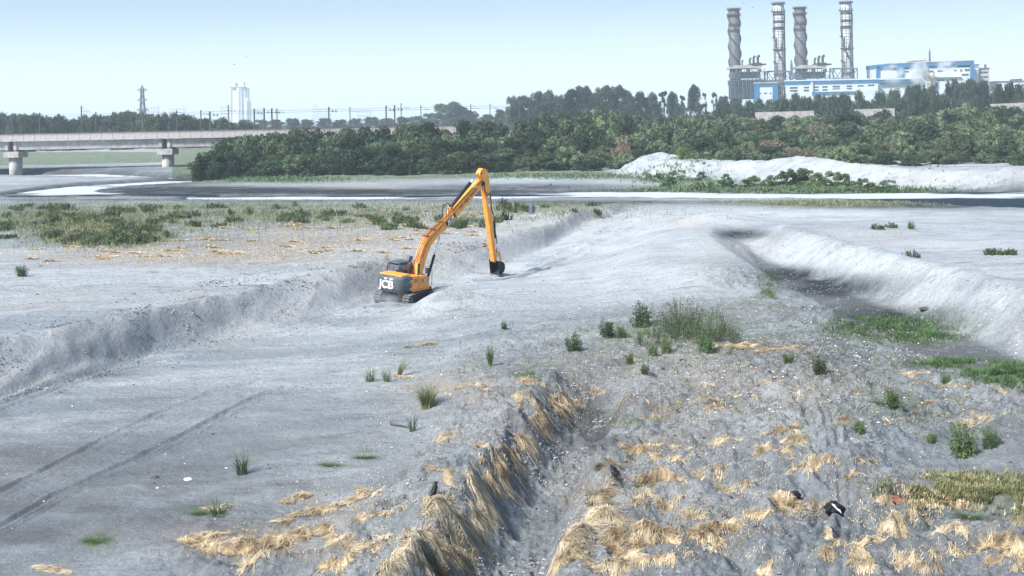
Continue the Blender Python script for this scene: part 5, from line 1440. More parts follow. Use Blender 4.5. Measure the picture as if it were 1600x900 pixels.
PT = [(a, b if b > 1 else 171 - .022 * (a - 1140) - 13 * b ** 1.6) for a, b in PT]
for px, tpy in PT:
    d = 560 + rs.uniform(-30, 40); X = xcol(px, d, tpy); h_ = zrow(px, tpy, d) - 6
    big = px in (1500, 1518, 1534, 1424)
    place_tree(('tall' if big else ('mid' if rs.random() < .4 else 'dark'), rs.randrange(5)), 'tree', (X, d, 5.4), (26 * d / FPX / 14 * 1.15) if big else (30 * d / FPX / 8.2), rs.uniform(0, 6.28),
               'big dark round topped tree in front of the right part of the power station' if big else 'dusky belt tree ' + near_mark(px), 'tree', 'big trees right in front of the power station' if big else 'tree belt at the foot of the power station', h_ / (20.5 if big else 6.2))

# reedy bushes on the far shore, in front of the sand ridge
SH = [(1095, 292, 13), (1112, 292, 14), (1128, 290, 13), (1146, 290, 15), (1163, 288, 16), (1180, 286, 19), (1198, 290, 15), (1212, 284, 20), (1228, 281, 24), (1243, 279, 26), (1258, 279, 25), (1272, 283, 22), (1290, 289, 14), (1305, 282, 24), (1318, 284, 22), (1332, 290, 15), (1346, 289, 18), (1360, 292, 12), (1386, 289, 18),
      (1045, 266, 16), (1058, 264, 18), (1070, 262, 16), (1092, 272, 14), (1131, 274, 14), (1030, 272, 12), (1010, 272, 12), (1600, 250, 20), (1585, 250, 16), (1040, 287, 10), (1180, 276, 10)]
for px, py, hp in SH:
    dgr = 14 * 2000 / (py + hp * .5 - hz_at(px)) * .93; x, y, z = hit(px, py + hp * .45); X, Y, Z = float(x[0]), float(y[0]), float(z[0])
    s_ = hp * Y / FPX / 3.1
    place_tree(('fresh', rs.randrange(3)), 'shore_bush', (X, Y, Z - .1), s_ * 1.25, rs.uniform(0, 6.28), 'feathery green bush on the far shore ' + near_mark(px), 'bush', 'feathery bushes along the far shore', s_ * 1.1)

# ------------------------------------------------------------------ BLADES: straw, reeds, turf
def blades(P, D, L, W, arch, rg, rise=0.0, ground=True, seg=3, thick=None):
    """N bent strips; P (N,3) roots, D (N,2) headings"""
    n = len(P); t = np.linspace(0, 1, seg + 1)
    side = np.stack([-D[:, 1], D[:, 0]], 1)
    curve = rg.normal(0, .45, n)
    out = np.zeros((n, seg + 1, 2, 3))
    for i, tt in enumerate(t):
        cx = P[:, 0] + D[:, 0] * L * tt + side[:, 0] * curve * L * tt * tt
        cy = P[:, 1] + D[:, 1] * L * tt + side[:, 1] * curve * L * tt * tt
        zz = (height(cx, cy) if ground else P[:, 2]) + (thick if thick is not None else 0) + arch * 4 * tt * (1 - tt) + rise * tt + .01
        ww = W * (1 - .5 * tt) * .5
        tw = rg.uniform(-.6, .6, n)
        for j, s_ in enumerate((-1, 1)):
            out[:, i, j, 0] = cx + side[:, 0] * s_ * ww; out[:, i, j, 1] = cy + side[:, 1] * s_ * ww; out[:, i, j, 2] = zz + s_ * ww * tw
    V = out.reshape(-1, 3); k = (seg + 1) * 2
    b = np.arange(n)[:, None, None] * k + np.arange(seg)[None, :, None] * 2 + np.array([0, 1, 3, 2])[None, None, :]
    return V, b.reshape(-1, 4)

def straw(px_line, width, n, label, group=None, mode='along', m_='straw', Lr=(.10, .62), hgt=.14, seed=None, cat='straw', W=.016, name='straw_heap', jit=.75):
    rg = np.random.default_rng(seed if seed is not None else int(abs(px_line[0][0] * 7 + px_line[0][1])))
    xs, ys, _ = hit([p[0] for p in px_line], [p[1] for p in px_line])
    seglen = np.hypot(np.diff(xs), np.diff(ys)) + 1e-6; cum = np.concatenate([[0], np.cumsum(seglen)])
    s = rg.random(n) * cum[-1]
    # tufts: gather the blades in uneven bunches
    nb = max(4, int(cum[-1] / .28)); cen = rg.random(nb) * cum[-1]; bi = rg.integers(0, nb, n); coff = rg.normal(0, width * .30, nb); cang = rg.normal(0, jit * .7, nb); s = cen[bi] + rg.normal(0, .11, n); s = np.clip(s, 0, cum[-1])
    bx = np.interp(s, cum, xs); by = np.interp(s, cum, ys)
    k = np.clip(np.searchsorted(cum, s) - 1, 0, len(seglen) - 1)
    tx = np.diff(xs)[k] / seglen[k]; ty = np.diff(ys)[k] / seglen[k]
    off = rg.normal(0, width * .22, n) + coff[bi]
    taper = .35 + .65 * np.sin(np.pi * np.clip(s / cum[-1], .05, .95))
    off *= taper
    X = bx - ty * off; Y = by + tx * off
    if mode == 'along': ang = np.arctan2(ty, tx) + rg.normal(0, jit, n) + np.pi * rg.integers(0, 2, n)
    elif mode == 'right': ang = np.arctan2(-tx, ty) + rg.normal(0, jit, n)
    elif mode == 'left': ang = np.arctan2(tx, -ty) + rg.normal(0, jit, n)
    else: ang = rg.random(n) * 6.283
    ang = ang + cang[bi]
    D = np.stack([np.cos(ang), np.sin(ang)], 1)
    L = rg.uniform(*Lr, n)
    th = hgt * rg.random(n) * np.exp(-(off / (width * .5 + 1e-6)) ** 2) * taper
    P = np.stack([X - (D[:, 0] * L * .5 if mode in ('along', 'random') else 0), Y - (D[:, 1] * L * .5 if mode in ('along', 'random') else 0), X * 0], 1)
    arch = rg.uniform(.0, .045, n)
    V, F = blades(P, D, L, rg.uniform(.6, 1.3, n) * W, arch, rg, rise=rg.normal(0, .03, n), thick=th)
    cx, cy = float(xs.mean()), float(ys.mean()); cz = H1(cx, cy)
    me = np_mesh(name, V - np.array([cx, cy, cz]), F)
    me.materials.append(M[m_]); me.materials.append(M['straw_old'])
    me.polygons.foreach_set('material_index', np.repeat(rg.random(n) < .30, 3).astype(np.int32))
    o = bpy.data.objects.new(name, me); o.location = (cx, cy, cz); COL.objects.link(o)
    tag(o, label, cat, group)
    return o

G1 = 'combed straw hanging on the trench banks'
straw([(585, 909), (620, 869), (660, 819), (692, 784)], 0.47, 1860, 'long combed mat of brown straw on the left trench bank, just below the black bird', G1, 'right', 'straw_pale', (.12, .75), .16, jit=.65, cat='straw')
straw([(700, 794), (732, 774), (758, 756)], 0.55, 930, 'bushy mat of straw on the left trench bank right behind the black bird', G1, 'right', 'straw_pale', (.12, .75), .2, jit=.4)
straw([(762, 752), (785, 726), (802, 704)], 0.51, 992, 'thick tuft of brown straw drooping into the trench, middle of its left bank', G1, 'right', 'straw', (.12, .7), .22, jit=.65)
straw([(803, 696), (822, 672), (842, 654)], 0.47, 930, 'shaggy straw fringe high on the left trench bank', G1, 'right', 'straw', (.12, .75), .22, jit=.4)
straw([(848, 652), (868, 632), (882, 616)], 0.55, 558, 'small reddish straw fringe near the far end of the left trench bank', G1, 'right', 'straw', (.3, .7), .15, jit=.65)
straw([(710, 844), (740, 804), (762, 776)], 0.39, 930, 'lower band of straw strands sliding down the left trench slope', G1, 'right', 'straw_pale', (.12, .75), .12, jit=.4)
straw([(662, 894), (690, 866), (712, 836)], 0.47, 930, 'lowest straw strands on the left trench slope at the bottom edge', G1, 'right', 'straw_old', (.12, .75), .12, jit=.4)
straw([(960, 722), (946, 735), (930, 752)], 0.31, 620, 'dark grey straw combed down the right trench bank around a black hollow', G1, 'left', 'straw_old', (.12, .7), .2, jit=.65)
straw([(945, 756), (930, 772), (918, 790)], 0.39, 620, 'narrow olive straw tongue on the right trench bank', G1, 'left', 'straw_old', (.4, .8), .15, jit=.65)
straw([(968, 796), (930, 806), (900, 824), (880, 850)], 0.39, 1240, 'large pale straw arch capping the right trench bank', G1, 'left', 'straw_pale', (.4, 1.0), .25, jit=.6)
straw([(900, 862), (880, 880), (862, 905)], 0.55, 930, 'grey straw at the bottom right corner of the trench', G1, 'left', 'straw_old', (.12, .75), .18, jit=.65)
G2 = 'golden straw lying on the churned sand'
spec = [
    ([(288, 850), (310, 842), (330, 852), (345, 860)], .9, 1700, 'round golden straw nest at the left end of the big straw drift', .30, 'random', 'straw'),
    ([(345, 856), (385, 858), (430, 850), (468, 838), (505, 826)], .8, 3400, 'big golden straw drift on the lower left sand', .30, 'along', 'straw'),
    ([(380, 880), (405, 886), (425, 876)], .6, 1200, 'front lobe of loose straw hanging below the big drift', .22, 'random', 'straw_pale'),
    ([(448, 786), (465, 778), (490, 776)], .55, 900, 'small golden straw bundle above the big drift', .2, 'random', 'straw'),
    ([(430, 818), (470, 806), (510, 796), (550, 784), (574, 768)], .5, 1900, 'long slanting straw ribbon rising to a pointed tuft', .18, 'along', 'straw'),
    ([(560, 764), (580, 778), (590, 770)], .4, 500, 'pointed straw tuft at the upper end of the slanting ribbon', .3, 'along', 'straw_pale'),
    ([(562, 812), (600, 806), (640, 800)], .4, 1100, 'pale straw ribbon below the black bird on the left', .15, 'along', 'straw_pale'),
    ([(508, 890), (540, 884), (568, 874)], .6, 1500, 'neatly combed golden straw sheaf at the bottom edge left of the trench', .25, 'along', 'straw'),
    ([(510, 838), (530, 850), (555, 862), (590, 858), (620, 840)], .35, 1100, 'thin curved straw line around a small mound', .12, 'along', 'straw_pale'),
    ([(505, 826), (520, 836), (545, 850)], .4, 600, 'straw strands draped over the left flank of a small mound', .12, 'along', 'straw'),
    ([(50, 886), (80, 892), (110, 898)], .25, 350, 'lone thin straw wisp at the bottom left corner', .1, 'along', 'straw_pale'),
    ([(320, 795), (345, 800), (356, 790)], .3, 450, 'curled straw wisp beside a dark green hollow on the left sand', .15, 'along', 'straw_pale'),
    ([(1000, 752), (1040, 750), (1075, 744)], .5, 1900, 'bright straw band right of the black hollow', .2, 'along', 'straw'),
    ([(985, 790), (1020, 782), (1050, 778)], .35, 700, 'thin pale straw band with a green edge right of the trench', .12, 'along', 'straw_pale'),
    ([(940, 840), (980, 832), (1020, 828), (1062, 836)], .7, 3000, 'brightest golden straw pile right of the trench', .28, 'along', 'straw'),
    ([(925, 800), (955, 812), (975, 826)], .7, 1600, 'loose pale straw behind the brightest pile', .2, 'random', 'straw_pale'),
    ([(1095, 840), (1115, 826), (1145, 818), (1170, 824)], .5, 1500, 'arched straw tuft with a dark middle, right of the brightest pile', .25, 'along', 'straw'),
    ([(970, 862), (985, 872), (992, 884)], .45, 900, 'small round straw knot at the bottom, right of the trench', .25, 'random', 'straw'),
    ([(905, 888), (950, 880), (1000, 872)], .5, 1200, 'flat straw layer at the bottom edge right of the trench', .15, 'along', 'straw_pale'),
    ([(975, 702), (1010, 700), (1050, 692)], .4, 1000, 'brown straw strip in the middle of the ridges right of the trench', .15, 'along', 'straw'),
    ([(1170, 716), (1200, 708), (1230, 706)], .35, 800, 'straw strip on the ridge left of the wheel ruts', .15, 'along', 'straw_pale'),
    ([(1195, 680), (1225, 672), (1245, 668)], .4, 900, 'olive straw tuft left of the wheel ruts, upper one', .2, 'along', 'straw_old'),
    ([(1220, 694), (1250, 690), (1272, 696)], .3, 700, 'curved straw rim beside the wheel ruts', .15, 'along', 'straw_pale'),
    ([(1125, 766), (1150, 762), (1178, 755)], .3, 500, 'pale straw scraps between two ridges right of centre', .1, 'along', 'straw_pale'),
    ([(1205, 788), (1225, 780), (1250, 790)], .4, 900, 'straw tuft beside a small black hole, left of the charred hollow', .2, 'along', 'straw'),
    ([(1370, 810), (1385, 826), (1405, 812)], .5, 1000, 'tangled upright straw tuft below the rust brown heap', .3, 'random', 'straw_pale'),
    ([(1295, 830), (1310, 848), (1345, 856), (1375, 846)], .35, 900, 'hook shaped straw line near the bottom right', .15, 'along', 'straw_pale'),
    ([(1488, 824), (1500, 830), (1510, 824)], .35, 600, 'small domed straw tuft near the right edge', .25, 'random', 'straw_pale'),
    ([(1540, 852), (1560, 860), (1600, 862)], .6, 1800, 'large golden straw heap in the bottom right corner', .25, 'random', 'straw'),
    ([(1530, 845), (1560, 846), (1590, 852)], .4, 700, 'brown straw strip above the bottom right heap', .15, 'along', 'straw_old'),
    ([(1190, 538), (1150, 542), (1110, 545)], .8, 1500, 'reddish dry grass patch behind the leafy shrubs', .15, 'along', 'straw'),
    ([(1180, 552), (1215, 548), (1245, 542)], .8, 1200, 'reddish dry grass patch right of the leafy shrubs', .15, 'along', 'straw'),
    ([(632, 544), (655, 540), (680, 538)], .5, 600, 'small pale straw heap beyond the two rushes', .3, 'along', 'straw_pale'),
    ([(605, 585), (620, 590), (645, 590)], .4, 500, 'straw at the foot of the leaning dry reeds', .2, 'random', 'straw'),
    ([(700, 612), (730, 604), (765, 612)], .6, 800, 'loose straw beside the largest rush clump', .15, 'random', 'straw_pale'),
    ([(800, 622), (808, 632), (812, 640)], .25, 300, 'tiny pale straw wisp on the mound left of the trench', .15, 'random', 'straw_pale'),
    ([(815, 596), (835, 600), (850, 602)], .4, 400, 'straw scraps on the mound top beyond the trench bank', .12, 'random', 'straw'),
    ([(655, 745), (690, 742), (705, 750)], .3, 500, 'brown straw arc above the black bird', .12, 'along', 'straw_old'),
    ([(740, 700), (750, 695), (760, 700)], .3, 350, 'short pale straw stubble left of the trench', .15, 'random', 'straw_pale'),
    ([(688, 682), (698, 684), (710, 682)], .3, 300, 'little dome of straw on the sand left of the trench', .15, 'random', 'straw_pale'),
]
for ln, wd, n, lab, hg, mode, mm in spec:
    straw(ln, wd, int(n * 1.15), lab, None, mode, mm, hgt=hg * .6, Lr=(.05, .42) if mode == 'random' else (.06, .55), jit=.45)
# smaller scraps all over
rs2 = random.Random(21)
for k in range(85):
    for _ in range(20):
        px = rs2.uniform(620, 1600); py = rs2.uniform(580, 895)
        if not (780 < px < 960 and py > 640) and not (1400 < px < 1590 and 660 < py < 740) and px > 1180 - py * .62: break
    L = rs2.uniform(18, 70); a = rs2.uniform(-.12, .12)
    straw([(px, py), (px + L / 2, py + a * L), (px + L, py + a * L * .3)], rs2.uniform(.08, .28), rs2.randrange(90, 300), ('upper' if py < 680 else 'middle' if py < 780 else 'lowest') + ' small straw scrap on churned sand ' + pick(FM, px), 'small straw scraps on the foreground sand',
          rs2.choice(('along', 'along', 'random')), rs2.choice(('straw', 'straw_pale', 'straw_pale', 'straw_old')), hgt=.05, Lr=(.06, .45), seed=500 + k, name='straw_scrap')
for k in range(70):
    px = rs2.uniform(40, 760); py = rs2.uniform(352, 412) - px * .03
    L = rs2.uniform(8, 26)
    straw([(px, py), (px + L / 2, py + 1), (px + L, py)], rs2.uniform(.4, .9), 110, 'flat dry straw patch on the terrace ' + pick(GM, px), 'straw patches on the left terrace', 'random', 'straw', (.3, .9), .15, seed=700 + k, W=.07, name='straw_patch')

# ------------------------------------------------------------------ RUSHES, WEEDS, SHRUBS
def rush_mesh(seed, n, h, spread, mat_, lean=(0, 0), W=.022, seg=5):
    rg = np.random.default_rng(seed)
    a = rg.random(n) * 6.283; r = spread * .35 * np.sqrt(rg.random(n))
    x0 = r * np.cos(a); y0 = r * np.sin(a); L = h * rg.uniform(.45, 1.05, n); out = spread * rg.uniform(.1, 1.0, n)
    a2 = a + rg.normal(0, .5, n); dx = np.cos(a2) * out + lean[0] * L; dy = np.sin(a2) * out + lean[1] * L
    V = np.zeros((n, seg + 1, 2, 3)); ph = rg.random(n) * 3.14
    for i in range(seg + 1):
        t = i / seg; ww = W * (1 - t) ** .7 * .5 + .003
        cx = x0 + dx * t ** 2.0; cy = y0 + dy * t ** 2.0; cz = L * (t - .18 * (out / spread) * t ** 3)
        for j, s_ in enumerate((-1, 1)):
            V[:, i, j, 0] = cx + np.cos(ph) * ww * s_; V[:, i, j, 1] = cy + np.sin(ph) * ww * s_; V[:, i, j, 2] = cz - .05 * (i == 0)
    k = (seg + 1) * 2
    b = np.arange(n)[:, None, None] * k + np.arange(seg)[None, :, None] * 2 + np.array([0, 1, 3, 2])[None, None, :]
    me = np_mesh('rush', V.reshape(-1, 3), b.reshape(-1, 4)); me.materials.append(M[mat_])
    return me

def put(name, me, px, py, label, cat, group=None, s=1.0, rz=0.0, sz=None, dz=-.02):
    x, y, z = hit(px, py)
    o = bpy.data.objects.new(name, me); o.location = (float(x[0]), float(y[0]), float(z[0]) + dz); o.rotation_euler = (0, 0, rz); o.scale = (s, s, sz or s)
    COL.objects.link(o); tag(o, label, cat, group); return o

put('rush_clump', rush_mesh(1, 90, 1.05, .55, 'reed'), 378, 741, 'dark green upright rush clump alone on the lower left sand', 'rushes')
put('rush_clump', rush_mesh(2, 260, 1.25, .8, 'reed_dry'), 668, 637, 'large rush clump with yellow blades, left of the trench head', 'rushes')
put('rush_clump', rush_mesh(3, 170, 1.2, .32, 'reed'), 766, 572, 'narrow upright bunch of green rushes beyond the mounds', 'rushes')
put('rush_clump', rush_mesh(4, 26, .85, .35, 'reed', W=.03), 645, 674, 'sparse young rush with a few thick blades beside a dark stick', 'rushes')
put('rush_clump', rush_mesh(5, 60, .85, .6, 'reed'), 578, 596, 'thin grey green rush, left one of two side by side', 'rushes')
put('rush_clump', rush_mesh(6, 55, .8, .5, 'reed'), 604, 596, 'thin grey green rush, right one of two side by side', 'rushes')
put('rush_clump', rush_mesh(7, 45, 1.3, .35, 'reed_dry', lean=(.5, .1)), 624, 588, 'reeds leaning to the right out of a straw tuft', 'rushes')
put('rush_clump', rush_mesh(8, 50, .7, .7, 'reed'), 340, 806, 'creeping dark green grass in a hollow on the left sand', 'grass')
for px, py, s_, lab in ((318, 803, .5, 'flat dark green grass patch beside a curled straw wisp'), (150, 846, .55, 'flat dark green grass patch near the bottom left'), (518, 728, .5, 'dark green grass patch edging a small hollow'), (570, 716, .5, 'dark green sprawling grass right of the small hollow'),
                        (1386, 632, .8, 'low green grass tuft in the rubble on the right'), (1010, 762, .45, 'green grass edge below the bright straw band'), (1012, 660, .5, 'small green grass patch right of the trench head'), (1512, 808, .6, 'green grass tuft near the right edge below the turf patch')):
    _g = put('grass_patch', rush_mesh(int(px), 260, .35, 1.0, 'reed', W=.03), px, py, lab, 'grass', None, s_)
    _g.scale = (s_ * 1.5, s_ * .7, s_ * .8); _g.rotation_euler[2] = (px % 7) * .12 - .5

def twig_shrub(seed, h, n, nleaf, leaf, spread=.5, lsize=.05, low=.35, foot=.15):
    g = random.Random(seed); m = MB(); cl = []
    for k in range(n):
        a = g.random() * 6.283; r = spread * g.random() ** .6; hh = h * g.uniform(.35, 1.0)
        tip = (math.cos(a) * r, math.sin(a) * r, hh)
        m.tube([(tip[0] * foot, tip[1] * foot, -.05), (tip[0] * .5, tip[1] * .5, hh * .45), tip], [.014, .010, .005], 4)
        for q in range(6):
            t = low + (1 - low) * q / 5; cl.append((tip[0] * (foot + (1 - foot) * t) + g.uniform(-.04, .04), tip[1] * (foot + (1 - foot) * t) + g.uniform(-.04, .04), hh * t * (1 - .35 * (r / spread) ** 2), h * g.uniform(.07, .15)))
    st = m.build('stem', M['bark']); sm = st.data; bpy.data.objects.remove(st)
    V, F = leaf_cloud(seed, cl, nleaf, lsize, 1.0)
    me = np_mesh('foliage', V, F); me.materials.append(M[leaf])
    return sm, me
TW = {'open': [twig_shrub(40 + i, 1.6, 16, 800, 'leaf_fresh', .8, .035, .25, .55) for i in range(3)], 'full': [twig_shrub(50 + i, 1.1, 26, 1300, 'leaf_fresh', .5, .045, .10, .75) for i in range(3)], 'field': [twig_shrub(60 + i, .8, 30, 1100, ('leaf_fresh', 'leaf_mid', 'leaf_mid')[i], 1.1, .075, .05, .85) for i in range(3)]}
def shrub(kind, px, py, s, label, group=None, sz=None):
    sm, me = TW[kind][rs2.randrange(3)]
    x, y, z = hit(px, py)
    r = empty('leafy_shrub', (float(x[0]), float(y[0]), float(z[0])), rs2.uniform(0, 6.28)); r.scale = (s, s, sz or s)
    tag(r, label, 'shrub', group)
    for nm, mm in (('stem', sm), ('foliage', me)):
        c = bpy.data.objects.new(nm, mm); COL.objects.link(c); c.parent = r
for px, py, s_, lab in ((948, 527, 1.1, 'dense green shrub at the left end of the shrub row beyond the trench'), (1004, 512, 1.45, 'largest dense green shrub in the row beyond the trench'), (971, 528, .8, 'low dark shrub between the two dense shrubs of the row'), (898, 548, 1.0, 'solitary green shrub left of the shrub row'),
                        (1102, 550, 1.1, 'dark green shrub at the foot of the open shrubs on the right'), (1042, 552, .75, 'narrow small shrub in front of the shrub row'), (1020, 556, .7, 'thin shrub beside a sand hollow in front of the row'), (985, 568, .55, 'small flat green shrub beyond the trench head'),
                        (1007, 584, .5, 'tiny dark shrub just right of the trench head'), (1278, 584, .85, 'dark shrub in the middle of the white rubble'), (1232, 568, .55, 'small shrub left of the rubble, behind the dry patch'), (1140, 563, .5, 'small green weed in front of the dry grass patch'),
                        (1508, 712, 1.3, 'leafy dark shrub on the smooth sand at the right'), (1546, 698, .8, 'smaller shrub right of the leafy dark one on smooth sand'), (1455, 692, .5, 'faint small weed left of the leafy dark shrub'), (1342, 676, .6, 'small green weed right of the wheel ruts'),
                        (34, 432, 1.0, 'small dark bush alone on the upper left sand'), (1424, 358, .8, 'small green bush on the flat beyond the channel'), (1395, 632, .8, 'leafy weed in the rubble near the right channel edge'), (788, 514, .45, 'small grey green weed on the pale sand'), (1478, 600, .5, 'small weed by the channel edge')):
    shrub('full', px, py, s_, lab)
OP = [(1022, 528, 1.0), (1040, 520, 1.1), (1054, 528, 1.3), (1068, 532, 1.3), (1080, 526, 1.2), (1092, 536, 1.2), (1106, 530, 1.2), (1120, 534, 1.1), (1060, 508, 1.2), (1132, 526, 1.2), (1146, 536, .9), (1085, 516, 1.2), (1000, 540, .8), (1030, 540, .7)]
for k, (px, py, s_) in enumerate(OP): shrub('open', px, py, s_, ('left' if px < 1045 else 'middle' if px < 1095 else 'right') + (' back' if py < 525 else ' front') + ' open feathery shrub with thin bare stems in the row beyond the trench', 'open feathery shrubs beyond the trench')
for px, py in ((1550, 398), (1560, 398), (1576, 398), (1425, 402), (1372, 358), (1392, 356)): shrub('field', px, py, .7, 'small green tuft on the flat sand beyond the right channel', 'green tufts beyond the right channel')
for k in range(140):
    c = rs2.random()
    if c < .45: px = rs2.gauss(150, 110); py = rs2.uniform(320, 368)
    elif c < .75: px = rs2.uniform(0, 640); py = rs2.uniform(318, 345)
    else: px = rs2.uniform(560, 980); py = rs2.uniform(322, 345) + (10 if px < 780 else -6)
    big = 130 < px < 250 and py > 350
    shrub('field', px, py + 5, rs2.uniform(.5, 1.3) * (1.2 if c < .45 else .9), ('far ' if py < 332 else 'near ' if py > 348 else '') + 'green weed bush on the river terrace ' + pick(GM, px), 'weed bushes along the river terrace', rs2.uniform(.5, 1.4))
for k in range(14): shrub('field', 112 + k * 9.5 + rs2.uniform(-3, 3), 379 + rs2.uniform(-5, 5), rs2.uniform(.8, 1.5), 'bright green low bush in the long patch on the left terrace', 'bright green bushes on the left terrace', rs2.uniform(.9, 1.4))

# turf and ground cover: one mass each
def turf(name, polys, n, h, mt, label_kind, seed, W=.03):
    rg = np.random.default_rng(seed); PX = []; PY = []
    for cx, cy, rx, ry, k in polys:
        m_ = int(n * k); PX.append(rg.normal(cx, rx, m_)); PY.append(rg.normal(cy, ry, m_))
    px = np.concatenate(PX); py = np.concatenate(PY); x, y, z = hit(px, py)
    keep = (fbm(x * .9, y * .9, seed, 3) > -.15); x, y, z = x[keep], y[keep], z[keep]; n_ = len(x)
    a = rg.random(n_) * 6.283; P = np.stack([x, y, z], 1); D = np.stack([np.cos(a), np.sin(a)], 1)
    V, F = blades(P, D, rg.uniform(.3, 1.0, n_) * h * .6, rg.uniform(.7, 1.3, n_) * W, rg.uniform(0, .05, n_), rg, rise=rg.uniform(.3, 1, n_) * h, ground=False, seg=2)
    V[:, 2] += 0
    me = np_mesh(name, V, F); o = link_mesh(name, me, None, [M[mt]]); tag(o, kind='stuff'); return o
turf('channel_grass', [(1385, 510, 48, 8, .3), (1440, 524, 34, 5, .2), (1575, 582, 35, 8, .4), (1490, 568, 30, 3, .15), (1620, 596, 25, 6, .2), (1205, 452, 8, 10, .05)], 14000, .28, 'turf', '', 31)
turf('meadow_patch', [(1530, 768, 65, 13, .6), (1460, 760, 30, 8, .2), (1590, 780, 30, 12, .3)], 12000, .25, 'reed_dry', '', 32)
turf('meadow_straw', [(1530, 772, 65, 14, .6), (1500, 790, 50, 6, .2)], 5000, .2, 'straw', '', 33)
turf('terrace_weeds', [(300, 335, 230, 12, 1.0), (130, 350, 90, 13, .8), (700, 330, 160, 8, .4), (160, 375, 40, 6, .4), (1300, 318, 90, 3, .2)], 22000, .45, 'reed_dry', '', 34, W=.05)
turf('terrace_straw', [(300, 396, 160, 9, .7), (500, 372, 120, 12, .6), (650, 345, 100, 9, .4), (450, 345, 200, 10, .4)], 14000, .07, 'straw_pale', '', 35, W=.05)
turf('shore_grass', [(1220, 298, 110, 2.5, 1), (1060, 276, 40, 5, .3), (420, 281, 60, 2, .4), (880, 276, 70, 2, .3)], 14000, .7, 'reed', '', 36, W=.12)
turf('rubble_weeds', [(1060, 540, 70, 20, .5), (1300, 560, 120, 40, .5), (1400, 640, 90, 25, .3), (780, 560, 90, 20, .2)], 3500, .18, 'reed_dry', '', 37, W=.035)
turf('foreground_straw_litter', [(1050, 560, 160, 40, .8), (1100, 640, 200, 40, .8), (1050, 780, 150, 60, .8), (1350, 820, 150, 50, .6), (680, 640, 70, 50, .4), (560, 820, 90, 50, .4), (700, 860, 60, 60, .3)], 7000, .05, 'straw_pale', '', 38, W=.02)

# ------------------------------------------------------------------ CLODS, STONES, LITTER: nobody could count them
def scatter(name, blobs, n, smin, smax, mt, seed, flat=.7):
    rg = np.random.default_rng(seed); PX = []; PY = []
    for cx, cy, rx, ry, k in blobs:
        m_ = int(n * k); PX.append(rg.normal(cx, rx, m_)); PY.append(rg.normal(cy, ry, m_))
    px = np.concatenate(PX); py = np.concatenate(PY); ok = (py > (312 if name != 'ridge_stones' else 236)) & (py < 930); px, py = px[ok], py[ok]
    x, y, z = hit(px, py); kp = fbm(x * .45, y * .45, seed, 3) + .25 * fbm(x * 2.5, y * 2.5, seed + 1, 2) > .12; x, y, z = x[kp], y[kp], z[kp]; n_ = len(x)
    s = smin + (smax - smin) * rg.random(n_) ** 3
    base = np.array([[1, 0, 0], [.3, .95, 0], [-.8, .6, 0], [-.8, -.6, 0], [.3, -.95, 0], [0, 0, 1], [0, 0, -.6]], float)
    fc = np.array([[0, 1, 5], [1, 2, 5], [2, 3, 5], [3, 4, 5], [4, 0, 5], [1, 0, 6], [2, 1, 6], [3, 2, 6], [4, 3, 6], [0, 4, 6]])
    v = base[None] * (1 + .35 * rg.normal(size=(n_, 7, 3)) * .7)
    a = rg.random(n_) * 6.283; c, s_ = np.cos(a)[:, None], np.sin(a)[:, None]
    vx_ = v[:, :, 0] * c - v[:, :, 1] * s_; vy_ = v[:, :, 0] * s_ + v[:, :, 1] * c
    V = np.stack([vx_ * s[:, None] + x[:, None], vy_ * s[:, None] * .8 + y[:, None], v[:, :, 2] * s[:, None] * flat + z[:, None] + s[:, None] * .2], 2).reshape(-1, 3)
    F = (np.arange(n_)[:, None, None] * 7 + fc[None]).reshape(-1, 3)
    o = link_mesh(name, np_mesh(name, V, F), None, [M[mt]]); tag(o, kind='stuff'); return o
scatter('sand_clods', [(1100, 700, 300, 140, .7), (1300, 560, 160, 50, .5), (930, 630, 40, 50, .25), (850, 800, 45, 90, .35), (1000, 500, 250, 40, .4), (300, 500, 180, 50, .25), (700, 650, 80, 80, .2), (1350, 440, 130, 50, .2), (720, 400, 100, 20, .1), (1170, 420, 50, 50, .15)], 11000, .012, .085, 'clod', 61)
scatter('dark_stones', [(800, 600, 500, 200, .6), (330, 480, 220, 40, .35), (1180, 420, 60, 50, .15), (1300, 560, 150, 50, .3), (400, 370, 300, 30, .3), (1300, 430, 160, 40, .2), (1000, 340, 300, 15, .2), (1150, 540, 120, 40, .2)], 1900, .015, .10, 'clod_dark', 62, .5)
scatter('bank_clods', [(60, 560, 60, 18, .6), (180, 520, 60, 14, .6), (300, 490, 60, 12, .6), (420, 455, 60, 12, .7), (520, 430, 50, 12, .7), (640, 405, 60, 10, .5), (760, 385, 60, 8, .4), (880, 350, 60, 6, .3)], 2600, .02, .10, 'clod', 65, .6)
scatter('bank_stones', [(60, 545, 60, 10, .5), (180, 508, 60, 8, .5), (300, 478, 60, 8, .5), (420, 445, 60, 7, .7), (520, 422, 50, 7, .7), (740, 386, 50, 6, .7)], 1300, .02, .10, 'clod_dark', 66, .5)
scatter('white_litter', [(1300, 570, 150, 50, .8), (1100, 500, 200, 50, .4), (60, 326, 70, 8, .4), (900, 520, 200, 60, .2), (300, 700, 250, 80, .12), (1200, 430, 60, 50, .2), (1400, 480, 100, 40, .15), (1200, 340, 300, 15, .3)], 1800, .012, .075, 'chip', 63, .5)

scatter('ridge_stones', [(1300, 262, 200, 12, 1.0)], 1500, .12, .45, 'clod_dark', 64, .6)
